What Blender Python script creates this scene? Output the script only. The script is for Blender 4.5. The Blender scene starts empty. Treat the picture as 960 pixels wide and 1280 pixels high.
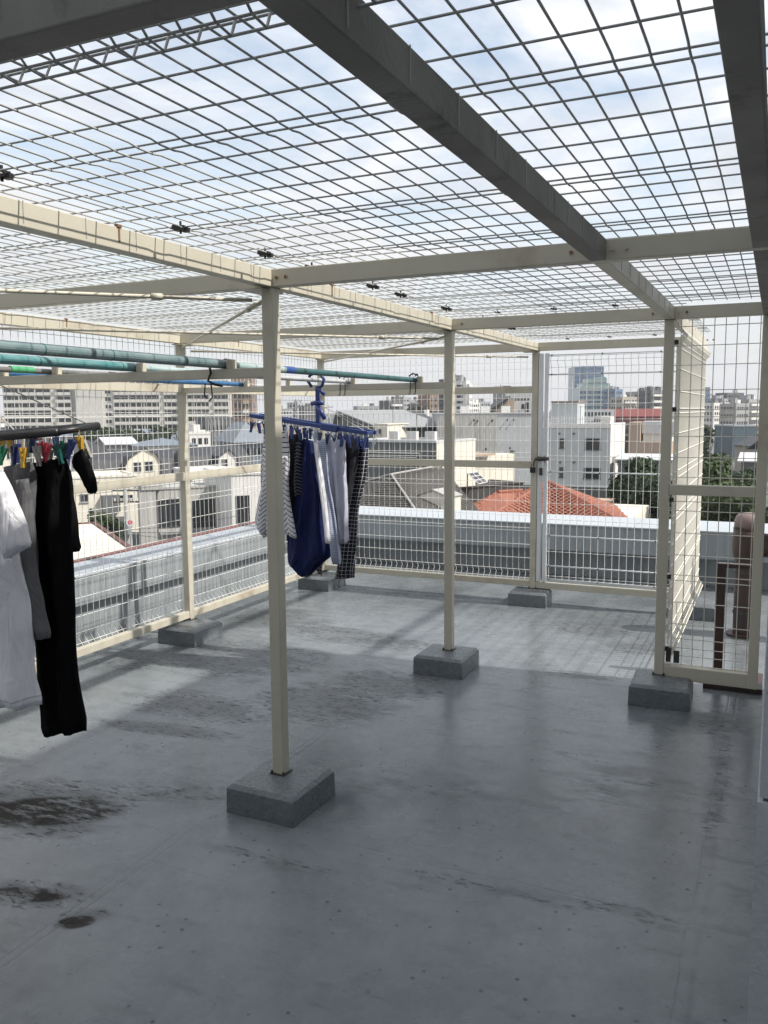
import bpy, math, random
from mathutils import Vector, Matrix
from math import radians as R_, sin, cos, pi
random.seed(7)
S = bpy.context.scene
COL = S.collection
# ------------------------------------------------------------------ camera
EYE = Vector((1.7613, -2.8067, 1.6)); FPX = 1063.44
yaw, pit, rol = .4324, .1175, -.0076
Fw = Vector((-sin(yaw)*cos(pit), cos(yaw)*cos(pit), -sin(pit)))
R0 = Vector((cos(yaw), sin(yaw), 0)); U0 = R0.cross(Fw)
Rw = cos(rol)*R0 + sin(rol)*U0; Uw = -sin(rol)*R0 + cos(rol)*U0
cd = bpy.data.cameras.new('camera'); cam = bpy.data.objects.new('camera', cd); COL.objects.link(cam)
cam.matrix_world = Matrix(((Rw.x, Uw.x, -Fw.x, EYE.x), (Rw.y, Uw.y, -Fw.y, EYE.y), (Rw.z, Uw.z, -Fw.z, EYE.z), (0, 0, 0, 1)))
cd.sensor_fit = 'HORIZONTAL'; cd.sensor_width = 36; cd.lens = 36*FPX/960
cd.clip_start = .02; cd.clip_end = 9000
S.camera = cam
# ------------------------------------------------------------------ light
SUN = Vector((.886, .11, 1.0)).normalized()
EL = math.asin(SUN.z); AZ = math.atan2(SUN.x, SUN.y)
ld = bpy.data.lights.new('sun', 'SUN'); ld.energy = 5.0; ld.angle = R_(1.1); ld.color = (1, .955, .88)
sun = bpy.data.objects.new('sun', ld); COL.objects.link(sun)
sun.rotation_euler = (-SUN).to_track_quat('-Z', 'Y').to_euler()
W = bpy.data.worlds.new('World'); S.world = W; W.use_nodes = True
nt = W.node_tree; nt.nodes.clear()
def N(t, kind, **kw):
    n = t.nodes.new(kind)
    for k, v in kw.items():
        if hasattr(n, k) and k not in ('inputs',): setattr(n, k, v)
    return n
wo = N(nt, 'ShaderNodeOutputWorld'); bg = N(nt, 'ShaderNodeBackground')
sky = N(nt, 'ShaderNodeTexSky', sky_type='NISHITA', sun_disc=False, sun_elevation=EL, sun_rotation=AZ, air_density=1.0, dust_density=1.2, ozone_density=1.0)
tc = N(nt, 'ShaderNodeTexCoord')
sep = N(nt, 'ShaderNodeSeparateXYZ'); nt.links.new(tc.outputs['Generated'], sep.inputs[0])
def M_(t, op, a, b=None, c=None):
    n = t.nodes.new('ShaderNodeMath'); n.operation = op
    for i, v in enumerate((a, b, c)):
        if v is None: continue
        if isinstance(v, (int, float)): n.inputs[i].default_value = v
        else: t.links.new(v, n.inputs[i])
    return n.outputs[0]
def RAMP(t, fac, stops):
    n = t.nodes.new('ShaderNodeValToRGB'); e = n.color_ramp.elements
    while len(e) < len(stops): e.new(.5)
    for i, (p, c) in enumerate(stops):
        e[i].position = p; e[i].color = (c, c, c, 1) if isinstance(c, (int, float)) else (*c, 1)
    t.links.new(fac, n.inputs[0]); return n.outputs[0]
def MIX(t, f, a, b, mode='MIX'):
    n = t.nodes.new('ShaderNodeMix'); n.data_type = 'RGBA'; n.blend_type = mode
    for i, v in ((0, f), (6, a), (7, b)):
        if isinstance(v, (int, float)): n.inputs[i].default_value = v
        elif isinstance(v, tuple): n.inputs[i].default_value = (*v, 1)
        else: t.links.new(v, n.inputs[i])
    return n.outputs[2]
def NOISE(t, vec, scale, det=4, rough=.55, dist=0, out=0):
    n = t.nodes.new('ShaderNodeTexNoise'); n.inputs['Scale'].default_value = scale; n.inputs['Detail'].default_value = det
    n.inputs['Roughness'].default_value = rough; n.inputs['Distortion'].default_value = dist
    if vec is not None: t.links.new(vec, n.inputs['Vector'])
    return n.outputs[out]
# cloud layer: direction projected onto a plane overhead
zz = M_(nt, 'ADD', M_(nt, 'MAXIMUM', sep.outputs[2], 0.0), .12)
cx = M_(nt, 'DIVIDE', sep.outputs[0], zz); cy = M_(nt, 'DIVIDE', sep.outputs[1], zz)
cb = N(nt, 'ShaderNodeCombineXYZ'); nt.links.new(cx, cb.inputs[0]); nt.links.new(cy, cb.inputs[1])
n1 = NOISE(nt, cb.outputs[0], 1.15, 7, .58, .5)
n2 = NOISE(nt, cb.outputs[0], .35, 3, .5, .2)
cl = M_(nt, 'ADD', M_(nt, 'MULTIPLY', n1, .72), M_(nt, 'MULTIPLY', n2, .4))
mask = RAMP(nt, cl, [(.45, .22), (.535, .6), (.61, 1.0)])
shade = NOISE(nt, cb.outputs[0], 2.1, 5, .55, .3)
ccol = RAMP(nt, shade, [(.3, (7.6, 7.8, 8.3)), (.58, (11.0, 11.0, 11.1))])
low = RAMP(nt, sep.outputs[2], [(.0, 1.0), (.10, .85), (.34, .0)])
mask2 = M_(nt, 'MAXIMUM', mask, low)
hz = MIX(nt, low, ccol, (7.5, 7.65, 7.95))
skb = MIX(nt, 1.0, sky.outputs[0], (2.5, 2.3, 2.0), 'MULTIPLY')
fin = MIX(nt, mask2, skb, hz)
nt.links.new(fin, bg.inputs[0]); bg.inputs[1].default_value = .1
nt.links.new(bg.outputs[0], wo.inputs[0])
S.view_settings.view_transform = 'Standard'; S.view_settings.look = 'None'; S.view_settings.exposure = .08; S.view_settings.gamma = 1
S.render.engine = 'CYCLES'; S.cycles.max_bounces = 6; S.cycles.transparent_max_bounces = 8
S.render.resolution_x = 768; S.render.resolution_y = 1024
# ------------------------------------------------------------------ helpers
def ray(u, v): return Fw + Rw*((u-480)/FPX) - Uw*((v-640)/FPX)
def at(u, v, D): return EYE + ray(u, v)*D
def ony(u, v, y): r = ray(u, v); return EYE + r*((y-EYE.y)/r.y)
def onx(u, v, x): r = ray(u, v); return EYE + r*((x-EYE.x)/r.x)
MATS = {}
def mat(name, col, rough=.6, var=.12, vs=3.0, bump=.0, bs=60, metal=0, spec=.5, streak=0, sheen=0, dirt=None, dscale=4):
    if name in MATS: return MATS[name]
    m = bpy.data.materials.new(name); m.use_nodes = True; t = m.node_tree
    b = t.nodes['Principled BSDF']; tc = t.nodes.new('ShaderNodeTexCoord'); P = tc.outputs['Object']
    c = (*col[:3],)
    nz = NOISE(t, P, vs, 5, .6)
    k = RAMP(t, nz, [(.25, 1-var), (.75, 1+var*.6)])
    o = MIX(t, 1.0, c, k, 'MULTIPLY')
    if streak:
        mp = t.nodes.new('ShaderNodeMapping'); mp.inputs['Scale'].default_value = (9, 9, .35); t.links.new(P, mp.inputs[0])
        sn = NOISE(t, mp.outputs[0], vs*1.2, 5, .6)
        o = MIX(t, 1.0, o, RAMP(t, sn, [(.38, 1-streak), (.62, 1.0)]), 'MULTIPLY')
    if dirt:
        dn = NOISE(t, P, dscale, 8, .65)
        o = MIX(t, RAMP(t, dn, [(.56, 0.0), (.72, .8)]), o, dirt)
    t.links.new(o, b.inputs['Base Color'])
    b.inputs['Metallic'].default_value = metal; b.inputs['Specular IOR Level'].default_value = spec
    rn = NOISE(t, P, vs*2.3, 3)
    t.links.new(RAMP(t, rn, [(.3, max(0, rough-.08)), (.7, min(1, rough+.08))]), b.inputs['Roughness'])
    if sheen: b.inputs['Sheen Weight'].default_value = sheen
    if bump:
        bn = NOISE(t, P, bs, 4); bp = t.nodes.new('ShaderNodeBump'); bp.inputs['Strength'].default_value = min(1, bump)
        bp.inputs['Distance'].default_value = .01; t.links.new(bn, bp.inputs['Height']); t.links.new(bp.outputs[0], b.inputs['Normal'])
    MATS[name] = m; return m
class MB:
    def __init__(s): s.v = []; s.f = []; s.sm = False
    def box(s, x0, x1, y0, y1, z0, z1, M=None):
        i = len(s.v)
        P = [Vector((x, y, z)) for z in (z0, z1) for (x, y) in ((x0, y0), (x1, y0), (x1, y1), (x0, y1))]
        if M: P = [M @ p for p in P]
        s.v += P
        s.f += [(i, i+3, i+2, i+1), (i+4, i+5, i+6, i+7), (i, i+1, i+5, i+4), (i+1, i+2, i+6, i+5), (i+2, i+3, i+7, i+6), (i+3, i, i+4, i+7)]
        return s
    def poly(s, pts):
        i = len(s.v); s.v += [Vector(p) for p in pts]; s.f.append(tuple(range(i, i+len(pts)))); return s
    def tube(s, pts, r, n=6, caps=True):
        pts = [Vector(p) for p in pts]; rings = []
        up = None
        for k, p in enumerate(pts):
            d = (pts[min(k+1, len(pts)-1)] - pts[max(k-1, 0)]).normalized()
            if up is None: up = Vector((0, 0, 1)) if abs(d.z) < .9 else Vector((1, 0, 0))
            a = d.cross(up).normalized(); b = a.cross(d).normalized(); up = b
            rr = r[k] if isinstance(r, (list, tuple)) else r
            i = len(s.v); s.v += [p + a*(rr*cos(2*pi*j/n+.4)) + b*(rr*sin(2*pi*j/n+.4)) for j in range(n)]; rings.append(i)
        for q in range(len(rings)-1):
            A, B = rings[q], rings[q+1]
            s.f += [(A+j, A+(j+1) % n, B+(j+1) % n, B+j) for j in range(n)]
        if caps: s.f.append(tuple(rings[0]+j for j in range(n))[::-1]); s.f.append(tuple(rings[-1]+j for j in range(n)))
        return s
    def prism(s, poly, h0, h1, ax=2):   # polygon (a,b) extruded along axis ax
        n = len(poly)
        def P(a, b, c): return Vector((a, b, c)) if ax == 2 else (Vector((a, c, b)) if ax == 1 else Vector((c, a, b)))
        i = len(s.v); s.v += [P(a, b, h0) for a, b in poly] + [P(a, b, h1) for a, b in poly]
        s.f += [tuple(i+j for j in range(n))[::-1], tuple(i+n+j for j in range(n))]
        s.f += [(i+j, i+(j+1) % n, i+n+(j+1) % n, i+n+j) for j in range(n)]
        return s
    def data(s, name, m, smooth=False, off=None):
        me = bpy.data.meshes.new(name)
        V = [tuple(p - off) if off is not None else tuple(p) for p in s.v]
        me.from_pydata(V, [], s.f); me.materials.append(m)
        if smooth: me.polygons.foreach_set('use_smooth', [True]*len(me.polygons))
        me.update(); return me
    def build(s, name, m, parent=None, smooth=False, local=False, bevel=0, fixn=False):
        """local=False: vertices are world coordinates"""
        off = None
        if parent is not None and not local: off = ROOTLOC.get(parent.name, Vector((0, 0, 0)))
        me = s.data(name, m, smooth, off)
        if fixn:
            import bmesh
            b = bmesh.new(); b.from_mesh(me); bmesh.ops.recalc_face_normals(b, faces=b.faces); b.to_mesh(me); b.free()
        o = bpy.data.objects.new(name, me); COL.objects.link(o)
        if parent is not None: o.parent = parent; ROOTLOC[o.name] = off if off is not None else Vector((0, 0, 0))
        if bevel:
            md = o.modifiers.new('bevel', 'BEVEL'); md.width = bevel; md.segments = 2; md.limit_method = 'ANGLE'
        return o
ROOTLOC = {}
def tag(o, label=None, cat=None, group=None, kind=None):
    if label: o['label'] = label
    if cat: o['category'] = cat
    if group: o['group'] = group
    if kind: o['kind'] = kind
    return o
def thing(name, label, cat, loc=(0, 0, 0), group=None, rz=0):
    o = bpy.data.objects.new(name, None); COL.objects.link(o); o.location = loc; o.rotation_euler = (0, 0, rz)
    o.empty_display_size = .2
    ROOTLOC[o.name] = Vector(loc); tag(o, label, cat, group); return o
def share(name, me, parent, loc=(0, 0, 0), rot=(0, 0, 0), scale=None):
    o = bpy.data.objects.new(name, me); COL.objects.link(o); o.parent = parent; o.location = loc; o.rotation_euler = rot
    if scale: o.scale = scale
    return o
# ------------------------------------------------------------------ materials
def floor_mat():
    m = bpy.data.materials.new('deck_coating'); m.use_nodes = True; t = m.node_tree; b = t.nodes['Principled BSDF']
    tc = t.nodes.new('ShaderNodeTexCoord'); P = tc.outputs['Object']
    sp = t.nodes.new('ShaderNodeSeparateXYZ'); t.links.new(P, sp.inputs[0]); X, Y = sp.outputs[0], sp.outputs[1]
    base = MIX(t, RAMP(t, NOISE(t, P, .9, 6, .6), [(.3, 0.0), (.7, 1.0)]), (.122, .138, .148), (.195, .213, .225))
    mp = t.nodes.new('ShaderNodeMapping'); mp.inputs['Scale'].default_value = (1, .7, 1); mp.inputs['Rotation'].default_value = (0, 0, .25); t.links.new(P, mp.inputs[0])
    brush = NOISE(t, mp.outputs[0], 14, 6, .65)
    base = MIX(t, 1.0, base, RAMP(t, brush, [(.3, .86), (.7, 1.08)]), 'MULTIPLY')
    fine = NOISE(t, P, 55, 4, .6)
    base = MIX(t, 1.0, base, RAMP(t, fine, [(.3, .93), (.7, 1.05)]), 'MULTIPLY')
    # stains where the photograph has them
    def blob(x, y, rx, ry, rot=0, w=1.0):
        dx = M_(t, 'SUBTRACT', X, x); dy = M_(t, 'SUBTRACT', Y, y); c, s = cos(rot), sin(rot)
        a = M_(t, 'DIVIDE', M_(t, 'ADD', M_(t, 'MULTIPLY', dx, c), M_(t, 'MULTIPLY', dy, s)), rx)
        q = M_(t, 'DIVIDE', M_(t, 'SUBTRACT', M_(t, 'MULTIPLY', dy, c), M_(t, 'MULTIPLY', dx, s)), ry)
        d = M_(t, 'SQRT', M_(t, 'ADD', M_(t, 'MULTIPLY', a, a), M_(t, 'MULTIPLY', q, q)))
        return M_(t, 'MULTIPLY', M_(t, 'MAXIMUM', M_(t, 'SUBTRACT', 1.0, d), 0.0), w)
    bl = None
    for a in ((-.86, -.40, .5, .25, .35), (-.70, -.55, .25, .12, .2), (-.14, -.945, .10, .06, .5), (-.42, -.93, .32, .1, .3), (-.95, .42, .5, .1, .15), (-1.0, .75, .6, .25, 0),
              (-.4, 1.1, .5, .4, .1), (-1.3, 1.6, .7, .5, .2), (-.9, 2.35, .8, .25, -.1), (-.2, 1.5, .45, .3, 0), (-1.6, 2.6, .5, .4, 0),
              (.75, 2.1, .3, .1, 0, .8), (1.0, -.28, .5, .05, .03, .42), (1.42, -.24, .25, .07, 0, .55), (1.60, .9, .07, .9, 0, .5), (1.55, 1.6, .2, .25, 0, .7), (-.35, -.1, .5, .14, .3, .5), (.2, -.42, .5, .06, 0, .4), (.5, .3, .6, .3, 0, .28), (1.2, .7, .4, .4, 0, .3), (1.0, 2.9, .3, .3, 0), (-1.9, 1.3, .4, .3, 0), (.6, 3.2, .4, .3, 0)):
        k = blob(*a); bl = k if bl is None else M_(t, 'MAXIMUM', bl, k)
    mp2 = t.nodes.new('ShaderNodeMapping'); mp2.inputs['Scale'].default_value = (1, 1.7, 1); mp2.inputs['Rotation'].default_value = (0, 0, .45); t.links.new(P, mp2.inputs[0])
    st = NOISE(t, mp2.outputs[0], 16, 9, .74, .2)
    mpf = t.nodes.new('ShaderNodeMapping'); mpf.inputs['Scale'].default_value = (1, 3.2, 1); mpf.inputs['Rotation'].default_value = (0, 0, -.06); t.links.new(P, mpf.inputs[0])
    fleck = RAMP(t, NOISE(t, mpf.outputs[0], 19, 8, .76, .1), [(.525, 0.0), (.575, .8), (.65, 1.0)])
    area = RAMP(t, M_(t, 'ADD', M_(t, 'MULTIPLY', bl, .9), M_(t, 'MULTIPLY', NOISE(t, P, 3.5, 5, .6), .55)), [(.375, 0.0), (.54, 1.0)])
    sm = M_(t, 'MULTIPLY', M_(t, 'MULTIPLY', fleck, area), .9)
    haze_d = M_(t, 'MULTIPLY', RAMP(t, M_(t, 'ADD', M_(t, 'MULTIPLY', bl, .5), NOISE(t, mpf.outputs[0], 5, 6, .6)), [(.55, 0.0), (.8, .45)]), 1.0)
    base = MIX(t, haze_d, base, (.07, .075, .075))
    base = MIX(t, sm, base, (.034, .035, .033))
    brown = M_(t, 'MULTIPLY', M_(t, 'MAXIMUM', blob(-.80, -.47, .34, .15, .43), M_(t, 'MAXIMUM', blob(-.14, -.98, .07, .04, .6), blob(-.40, -.93, .16, .05, .3))), 3.5)
    bmask = M_(t, 'MULTIPLY', M_(t, 'MINIMUM', brown, .95), RAMP(t, NOISE(t, mpf.outputs[0], 9, 7, .7), [(.38, 0.0), (.50, 1.0)]))
    base = MIX(t, bmask, base, (.026, .022, .018))
    # specks
    vo = t.nodes.new('ShaderNodeTexVoronoi'); vo.inputs['Scale'].default_value = 17; vo.inputs['Randomness'].default_value = 1; t.links.new(P, vo.inputs['Vector'])
    spk = RAMP(t, vo.outputs['Distance'], [(.08, 1.0), (.14, 0.0)])
    spm = M_(t, 'MULTIPLY', spk, RAMP(t, NOISE(t, P, 2.2, 3), [(.38, 0.0), (.52, .95)]))
    base = MIX(t, spm, base, (.03, .033, .036))
    # lap seams of the sheet underneath
    wob = M_(t, 'MULTIPLY', M_(t, 'SUBTRACT', NOISE(t, P, 1.7, 4), .5), .05)
    wf = M_(t, 'MULTIPLY', M_(t, 'SUBTRACT', NOISE(t, P, 22, 3), .5), .012)
    Xw = M_(t, 'ADD', M_(t, 'ADD', X, wob), wf); Yw = M_(t, 'ADD', M_(t, 'ADD', Y, wob), wf)
    def line(V, pos, w, lo=None, hi=None, A=None):
        k = M_(t, 'MAXIMUM', M_(t, 'SUBTRACT', 1.0, M_(t, 'DIVIDE', M_(t, 'ABSOLUTE', M_(t, 'SUBTRACT', V, pos)), w)), 0.0)
        if A is not None: k = M_(t, 'MULTIPLY', k, M_(t, 'MULTIPLY', M_(t, 'GREATER_THAN', A, lo), M_(t, 'LESS_THAN', A, hi)))
        return k
    ln = None
    for a in ((Xw, -.17, .008), (Xw, -.205, .006), (Yw, -.6, .007, -3, .3, X), (Yw, -.215, .008, .3, 1.8, X), (Yw, .40, .007, -3, .1, X), (Yw, 1.42, .007), (Yw, 2.5, .007), (Xw, -1.2, .006), (Xw, .85, .006, 1.4, 6, Y), (Xw, 1.62, .012), (Yw, 3.3, .006), (Xw, 1.58, .006)):
        k = line(*a); ln = k if ln is None else M_(t, 'MAXIMUM', ln, k)
    lm = M_(t, 'MULTIPLY', ln, RAMP(t, NOISE(t, P, 6, 4), [(.42, .02), (.66, .6)]))
    base = MIX(t, lm, base, (.075, .08, .085))
    big = NOISE(t, P, .55, 5, .62)
    base = MIX(t, 1.0, base, RAMP(t, big, [(.36, .78), (.6, 1.12)]), 'MULTIPLY')
    wear = RAMP(t, NOISE(t, P, 3.1, 8, .7), [(.48, 0.0), (.62, .35)])
    base = MIX(t, wear, base, (.24, .26, .27))
    t.links.new(base, b.inputs['Base Color'])
    rr = RAMP(t, NOISE(t, P, 1.6, 5, .6), [(.3, .17), (.7, .34)])
    stn = M_(t, 'MINIMUM', M_(t, 'MAXIMUM', M_(t, 'MAXIMUM', sm, bmask), M_(t, 'MULTIPLY', haze_d, .8)), 1.0)
    t.links.new(M_(t, 'SUBTRACT', .6, M_(t, 'MULTIPLY', stn, .5)), b.inputs['Specular IOR Level'])
    t.links.new(M_(t, 'ADD', rr, M_(t, 'MULTIPLY', stn, .45)), b.inputs['Roughness'])
    hgt = M_(t, 'ADD', M_(t, 'ADD', M_(t, 'MULTIPLY', NOISE(t, P, 5, 4), .9), M_(t, 'MULTIPLY', fine, .10)), M_(t, 'SUBTRACT', M_(t, 'MULTIPLY', brush, .25), M_(t, 'MULTIPLY', ln, .14)))
    bp = t.nodes.new('ShaderNodeBump'); bp.inputs['Strength'].default_value = .5; bp.inputs['Distance'].default_value = .006
    t.links.new(hgt, bp.inputs['Height']); t.links.new(bp.outputs[0], b.inputs['Normal'])
    return m
FLOOR = floor_mat()
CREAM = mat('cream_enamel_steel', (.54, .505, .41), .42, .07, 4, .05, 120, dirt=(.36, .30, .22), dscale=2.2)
NEARB = mat('old_grimy_shaded_enamel', (.23, .22, .195), .6, .25, 3, .15, 90, dirt=(.05, .045, .04), dscale=9)  # grimy near beams, colour also darkened for missing bounce light
WIRE = mat('galvanised_wire', (.42, .42, .40), .45, .05, 8, spec=.4)
WIREW = mat('white_coated_wire', (.84, .83, .80), .4, .05, 8, spec=.5)
WIREC = mat('cream_coated_wire', (.80, .77, .68), .45, .05, 8, spec=.4)
WHITE = mat('white_gate_steel', (.72, .73, .74), .35, .05, 6)
FOOT = mat('footing_paint', (.15, .168, .18), .3, .2, 7, .5, 60, dirt=(.05, .055, .06), dscale=15)
PARA = mat('parapet_paint', (.31, .34, .36), .6, .10, 3, .2, 40, streak=.16)
CAP = mat('parapet_coping_paint', (.40, .435, .465), .7, .06, 2, .15, 40)
WALLM = mat('penthouse_render', (.56, .58, .60), .75, .12, 4, .3, 80)
BLACK = mat('black_plastic', (.02, .02, .022), .4, .1)
DARKST = mat('dark_hardware', (.09, .085, .08), .4, .2, 30, metal=.6)
RUST = mat('rust', (.24, .13, .07), .8, .4, 60)
# ------------------------------------------------------------------ deck and parapets
FZ = .045
mb = MB().box(-2.70, 9, -12, 5.30, -.3, FZ)
tag(mb.build('roof_deck', FLOOR), kind='structure')
GZ = -11.0
def ground_mat():
    m = bpy.data.materials.new('ground'); m.use_nodes = True; t = m.node_tree; b = t.nodes['Principled BSDF']
    tc = t.nodes.new('ShaderNodeTexCoord'); P = tc.outputs['Object']
    a = RAMP(t, NOISE(t, P, .03, 6, .6), [(.4, (.06, .062, .06)), (.5, (.13, .13, .125)), (.62, (.05, .065, .035))])
    t.links.new(a, b.inputs['Base Color']); b.inputs['Roughness'].default_value = .9; return m
tag(MB().poly([(-6000, -3000, GZ), (6000, -3000, GZ), (6000, 7000, GZ), (-6000, 7000, GZ)]).build('ground', ground_mat()), kind='structure')
tw = thing('apartment_block', 'pale rendered building carrying the rooftop deck', 'building', (3, -3, GZ))
MB().box(-2.64, 8.9, -11.9, 5.24, GZ, -.31).build('wall', WALLM, tw)
p = thing('parapet_wall', 'grey painted parapet along the left edge of the deck, sunlit face with streaks', 'parapet wall', (-2.5, 0, 0))
MB().box(-2.66, -2.365, -11.9, 5.20, .003, .36).build('lower_wall', PARA, p)
MB().box(-2.67, -2.30, -11.9, 4.94, .36, .545).build('upper_band', PARA, p, bevel=.006)
for k in range(9):
    y0 = 4.94-1.85*(k+1)
    MB().box(-2.69, -2.292, y0+.004, y0+1.846, .545, .560).build('coping', CAP, p, bevel=.004)
p = thing('parapet_wall', 'far grey parapet in shade behind the gate with a bright pale coping', 'parapet wall', (0, 5.2, 0))
MB().box(-2.3, 8.9, 5.14, 5.28, .003, .31).build('lower_wall', PARA, p)
MB().box(-2.67, 8.9, 4.945, 5.30, .31, .545).build('upper_band', PARA, p, bevel=.006)
for k in range(7):
    x0 = -2.69+1.66*k
    MB().box(x0+.004, x0+1.656, 4.935, 5.64, .545, .560).build('coping', CAP, p, bevel=.004)
MB().box(-2.6, 8.9, 5.30, 5.62, -.2, .545).build('outer_wall', PARA, p)
# penthouse (stair house) beside the deck
ph = thing('stair_house', 'pale concrete stair house wall at the right edge of the deck', 'building', (3.5, 0, 0))
MB().box(1.760, 6.5, -1.4, 2.25, .992, 3.3).build('wall', WALLM, ph)
MB().box(1.757, 6.5, -1.403, 2.253, FZ, .985).build('lower_wall', WALLM, ph)
MB().box(1.765, 6.4, -1.395, 2.24, .985, .992).build('joint', FOOT, ph)
MB().box(2.9, 6.5, -3.7, -1.4, .002, 5.0).build('rear_wall', WALLM, ph)  # unseen wall of the recess, heightened to shut out skylight
MB().box(-3.2, 6.5, -9, -3.7, .002, 5.2).build('rear_sky_blocker', WALLM, ph)  # added out of view to block sky behind the camera and dim the deck
MB().box(4.0, 6.4, -1.4, 2.0, 3.42, 5.5).build('upper_sky_blocker', WALLM, ph)  # unseen upper block, added to cut ambient skylight
MB().box(1.70, 6.6, -1.5, 2.30, 3.3, 3.42).build('roof_slab', WALLM, ph)
# ------------------------------------------------------------------ drying cage
cg = thing('drying_cage', 'cream steel frame cage with wire mesh roof and sides over the deck', 'cage frame', (0, 1, 0))
XL, X4, X5 = -1.943, 1.226, 1.697; YR = [-1.955, 0, 1.941, 3.903]; h = .025; ZT = 2.066; ZB = .159
def part(name, m, *b, bevel=.004, lab=None):
    o = MB().box(*b).build(name, m, cg, bevel=bevel)
    if lab: o['label'] = lab
    return o
posts = [(0, y) for y in YR] + [(XL, y) for y in YR] + [(X4, YR[2]), (X4, YR[3])]
for (x, y) in posts:
    z0 = ZB if not (y == YR[0]) else .002
    part('post', CREAM, x-h, x+h, y-h, y+h, z0-.002, ZT)
    MB().box(x-.034, x+.034, y-.034, y+.034, ZB-.001, ZB+.004).build('base_plate', DARKST, cg)
part('post', CREAM, X5-h, X5+h, YR[2]-h, YR[2]+h, .14, ZT)
HB = ZT+.064
# longitudinal beams (run between cross beams so nothing overlaps)
for x in (XL, 0, X4, X5):
    for a, b_ in zip(YR[:-1], YR[1:]):
        if x == X5 and a > 1: continue
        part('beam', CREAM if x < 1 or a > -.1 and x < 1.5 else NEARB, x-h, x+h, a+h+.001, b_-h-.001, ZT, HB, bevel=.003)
for y in YR:
    x1 = X5 if y < 3 else X4
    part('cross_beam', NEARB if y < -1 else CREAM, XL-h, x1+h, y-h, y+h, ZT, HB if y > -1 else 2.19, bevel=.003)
m_w = MB()
for (x, y) in posts:
    for sx in (-1, 1):
        MB().tube([(x+sx*.027, y-.027, ZB+.004), (x+sx*.027, y-.027, ZB+.014)], .005, 6).build('bolt', DARKST, cg)
    for k in range(14):
        a = k/14*2*h-h; m_w.tube([(x+a, y-h-.001, ZT-.0015), (x+a+.004, y-h-.0015, ZT-.0005)], .0028, 5); m_w.tube([(x+h+.001, y+a, ZT-.0015), (x+h+.0015, y+a+.004, ZT-.0005)], .0028, 5)
tag(m_w.build('weld_bead', mat('painted_weld', (.36, .31, .24), .6, .4, 90), cg), kind='stuff')
for y in YR[1:]:
    for x in (0, X4):
        for q in (.045, .085):
            for sx in (-1, 1):
                if x+sx*q < X5: MB().tube([(x+sx*q, y-h-.006, ZT+.032), (x+sx*q, y-h+.001, ZT+.032)], .0065, 6).build('bolt', RUST if random.random() < .3 else CREAM, cg)
# fence rails
def xrail(x0, x1, y, z0, z1, name='rail', t=.022): part(name, CREAM, x0, x1, y-t, y+t, z0, z1, bevel=.003)
def yrail(x, y0, y1, z0, z1, name='rail', t=.022): part(name, CREAM, x-t, x+t, y0, y1, z0, z1, bevel=.003)
for z0, z1 in ((.174, .222), (1.138, 1.195), (1.738, 1.792)):
    xrail(XL+h, -h, YR[3], z0, z1)
    for a, b_ in zip(YR[:-1], YR[1:]): yrail(XL, a+h, b_-h, z0, z1)
xrail(h, X4-h, YR[3], .165, .215)
for z0, z1 in ((.14, .215), (1.148, 1.202)): xrail(X4+h, X5-h, YR[2], z0, z1)
# laundry support bars with lugs
for y in YR[:3]:
    xrail(XL+h, -h, y, 1.732, 1.770, 'support_bar', .02)
    for x in (-.185, -.63, -1.095, -1.415): MB().box(x-.013, x+.013, y-.018, y+.018, 1.770, 1.806).build('lug', CREAM, cg, bevel=.003)
# bracing rods with turnbuckles
def rod(x0, y0, x1, y1, z=2.035):
    a, b_ = Vector((x0, y0, z)), Vector((x1, y1, z)); d = (b_-a)
    m = MB().tube([a, b_], .007, 8)
    m.build('brace_rod', CREAM, cg, smooth=True)
    q = a+d*.05; e = a+d*.13; sd = Vector((-d.y, d.x, 0)).normalized()*.014
    m = MB(); m.tube([q, q+d*.01+sd, e-d*.01+sd, e], .005, 6); m.tube([q, q+d*.01-sd, e-d*.01-sd, e], .005, 6); m.tube([e-d*.005, e+d*.01], .013, 8)
    m.build('turnbuckle', CREAM, cg, smooth=True)
for j in range(3):
    rod(-.05, YR[j]+.05, XL+.05, YR[j+1]-.05); rod(-.05, YR[j+1]-.05, XL+.05, YR[j]+.05, 2.018)
    for (x, y) in ((XL+.04, YR[j+1]-.04), (-.04, YR[j]+.04), (-.04, YR[j+1]-.04), (XL+.04, YR[j]+.04)):
        MB().box(x-.045, x+.045, y-.045, y+.045, 2.052+.001*j, 2.058+.001*j).build('gusset', CREAM, cg)
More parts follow.
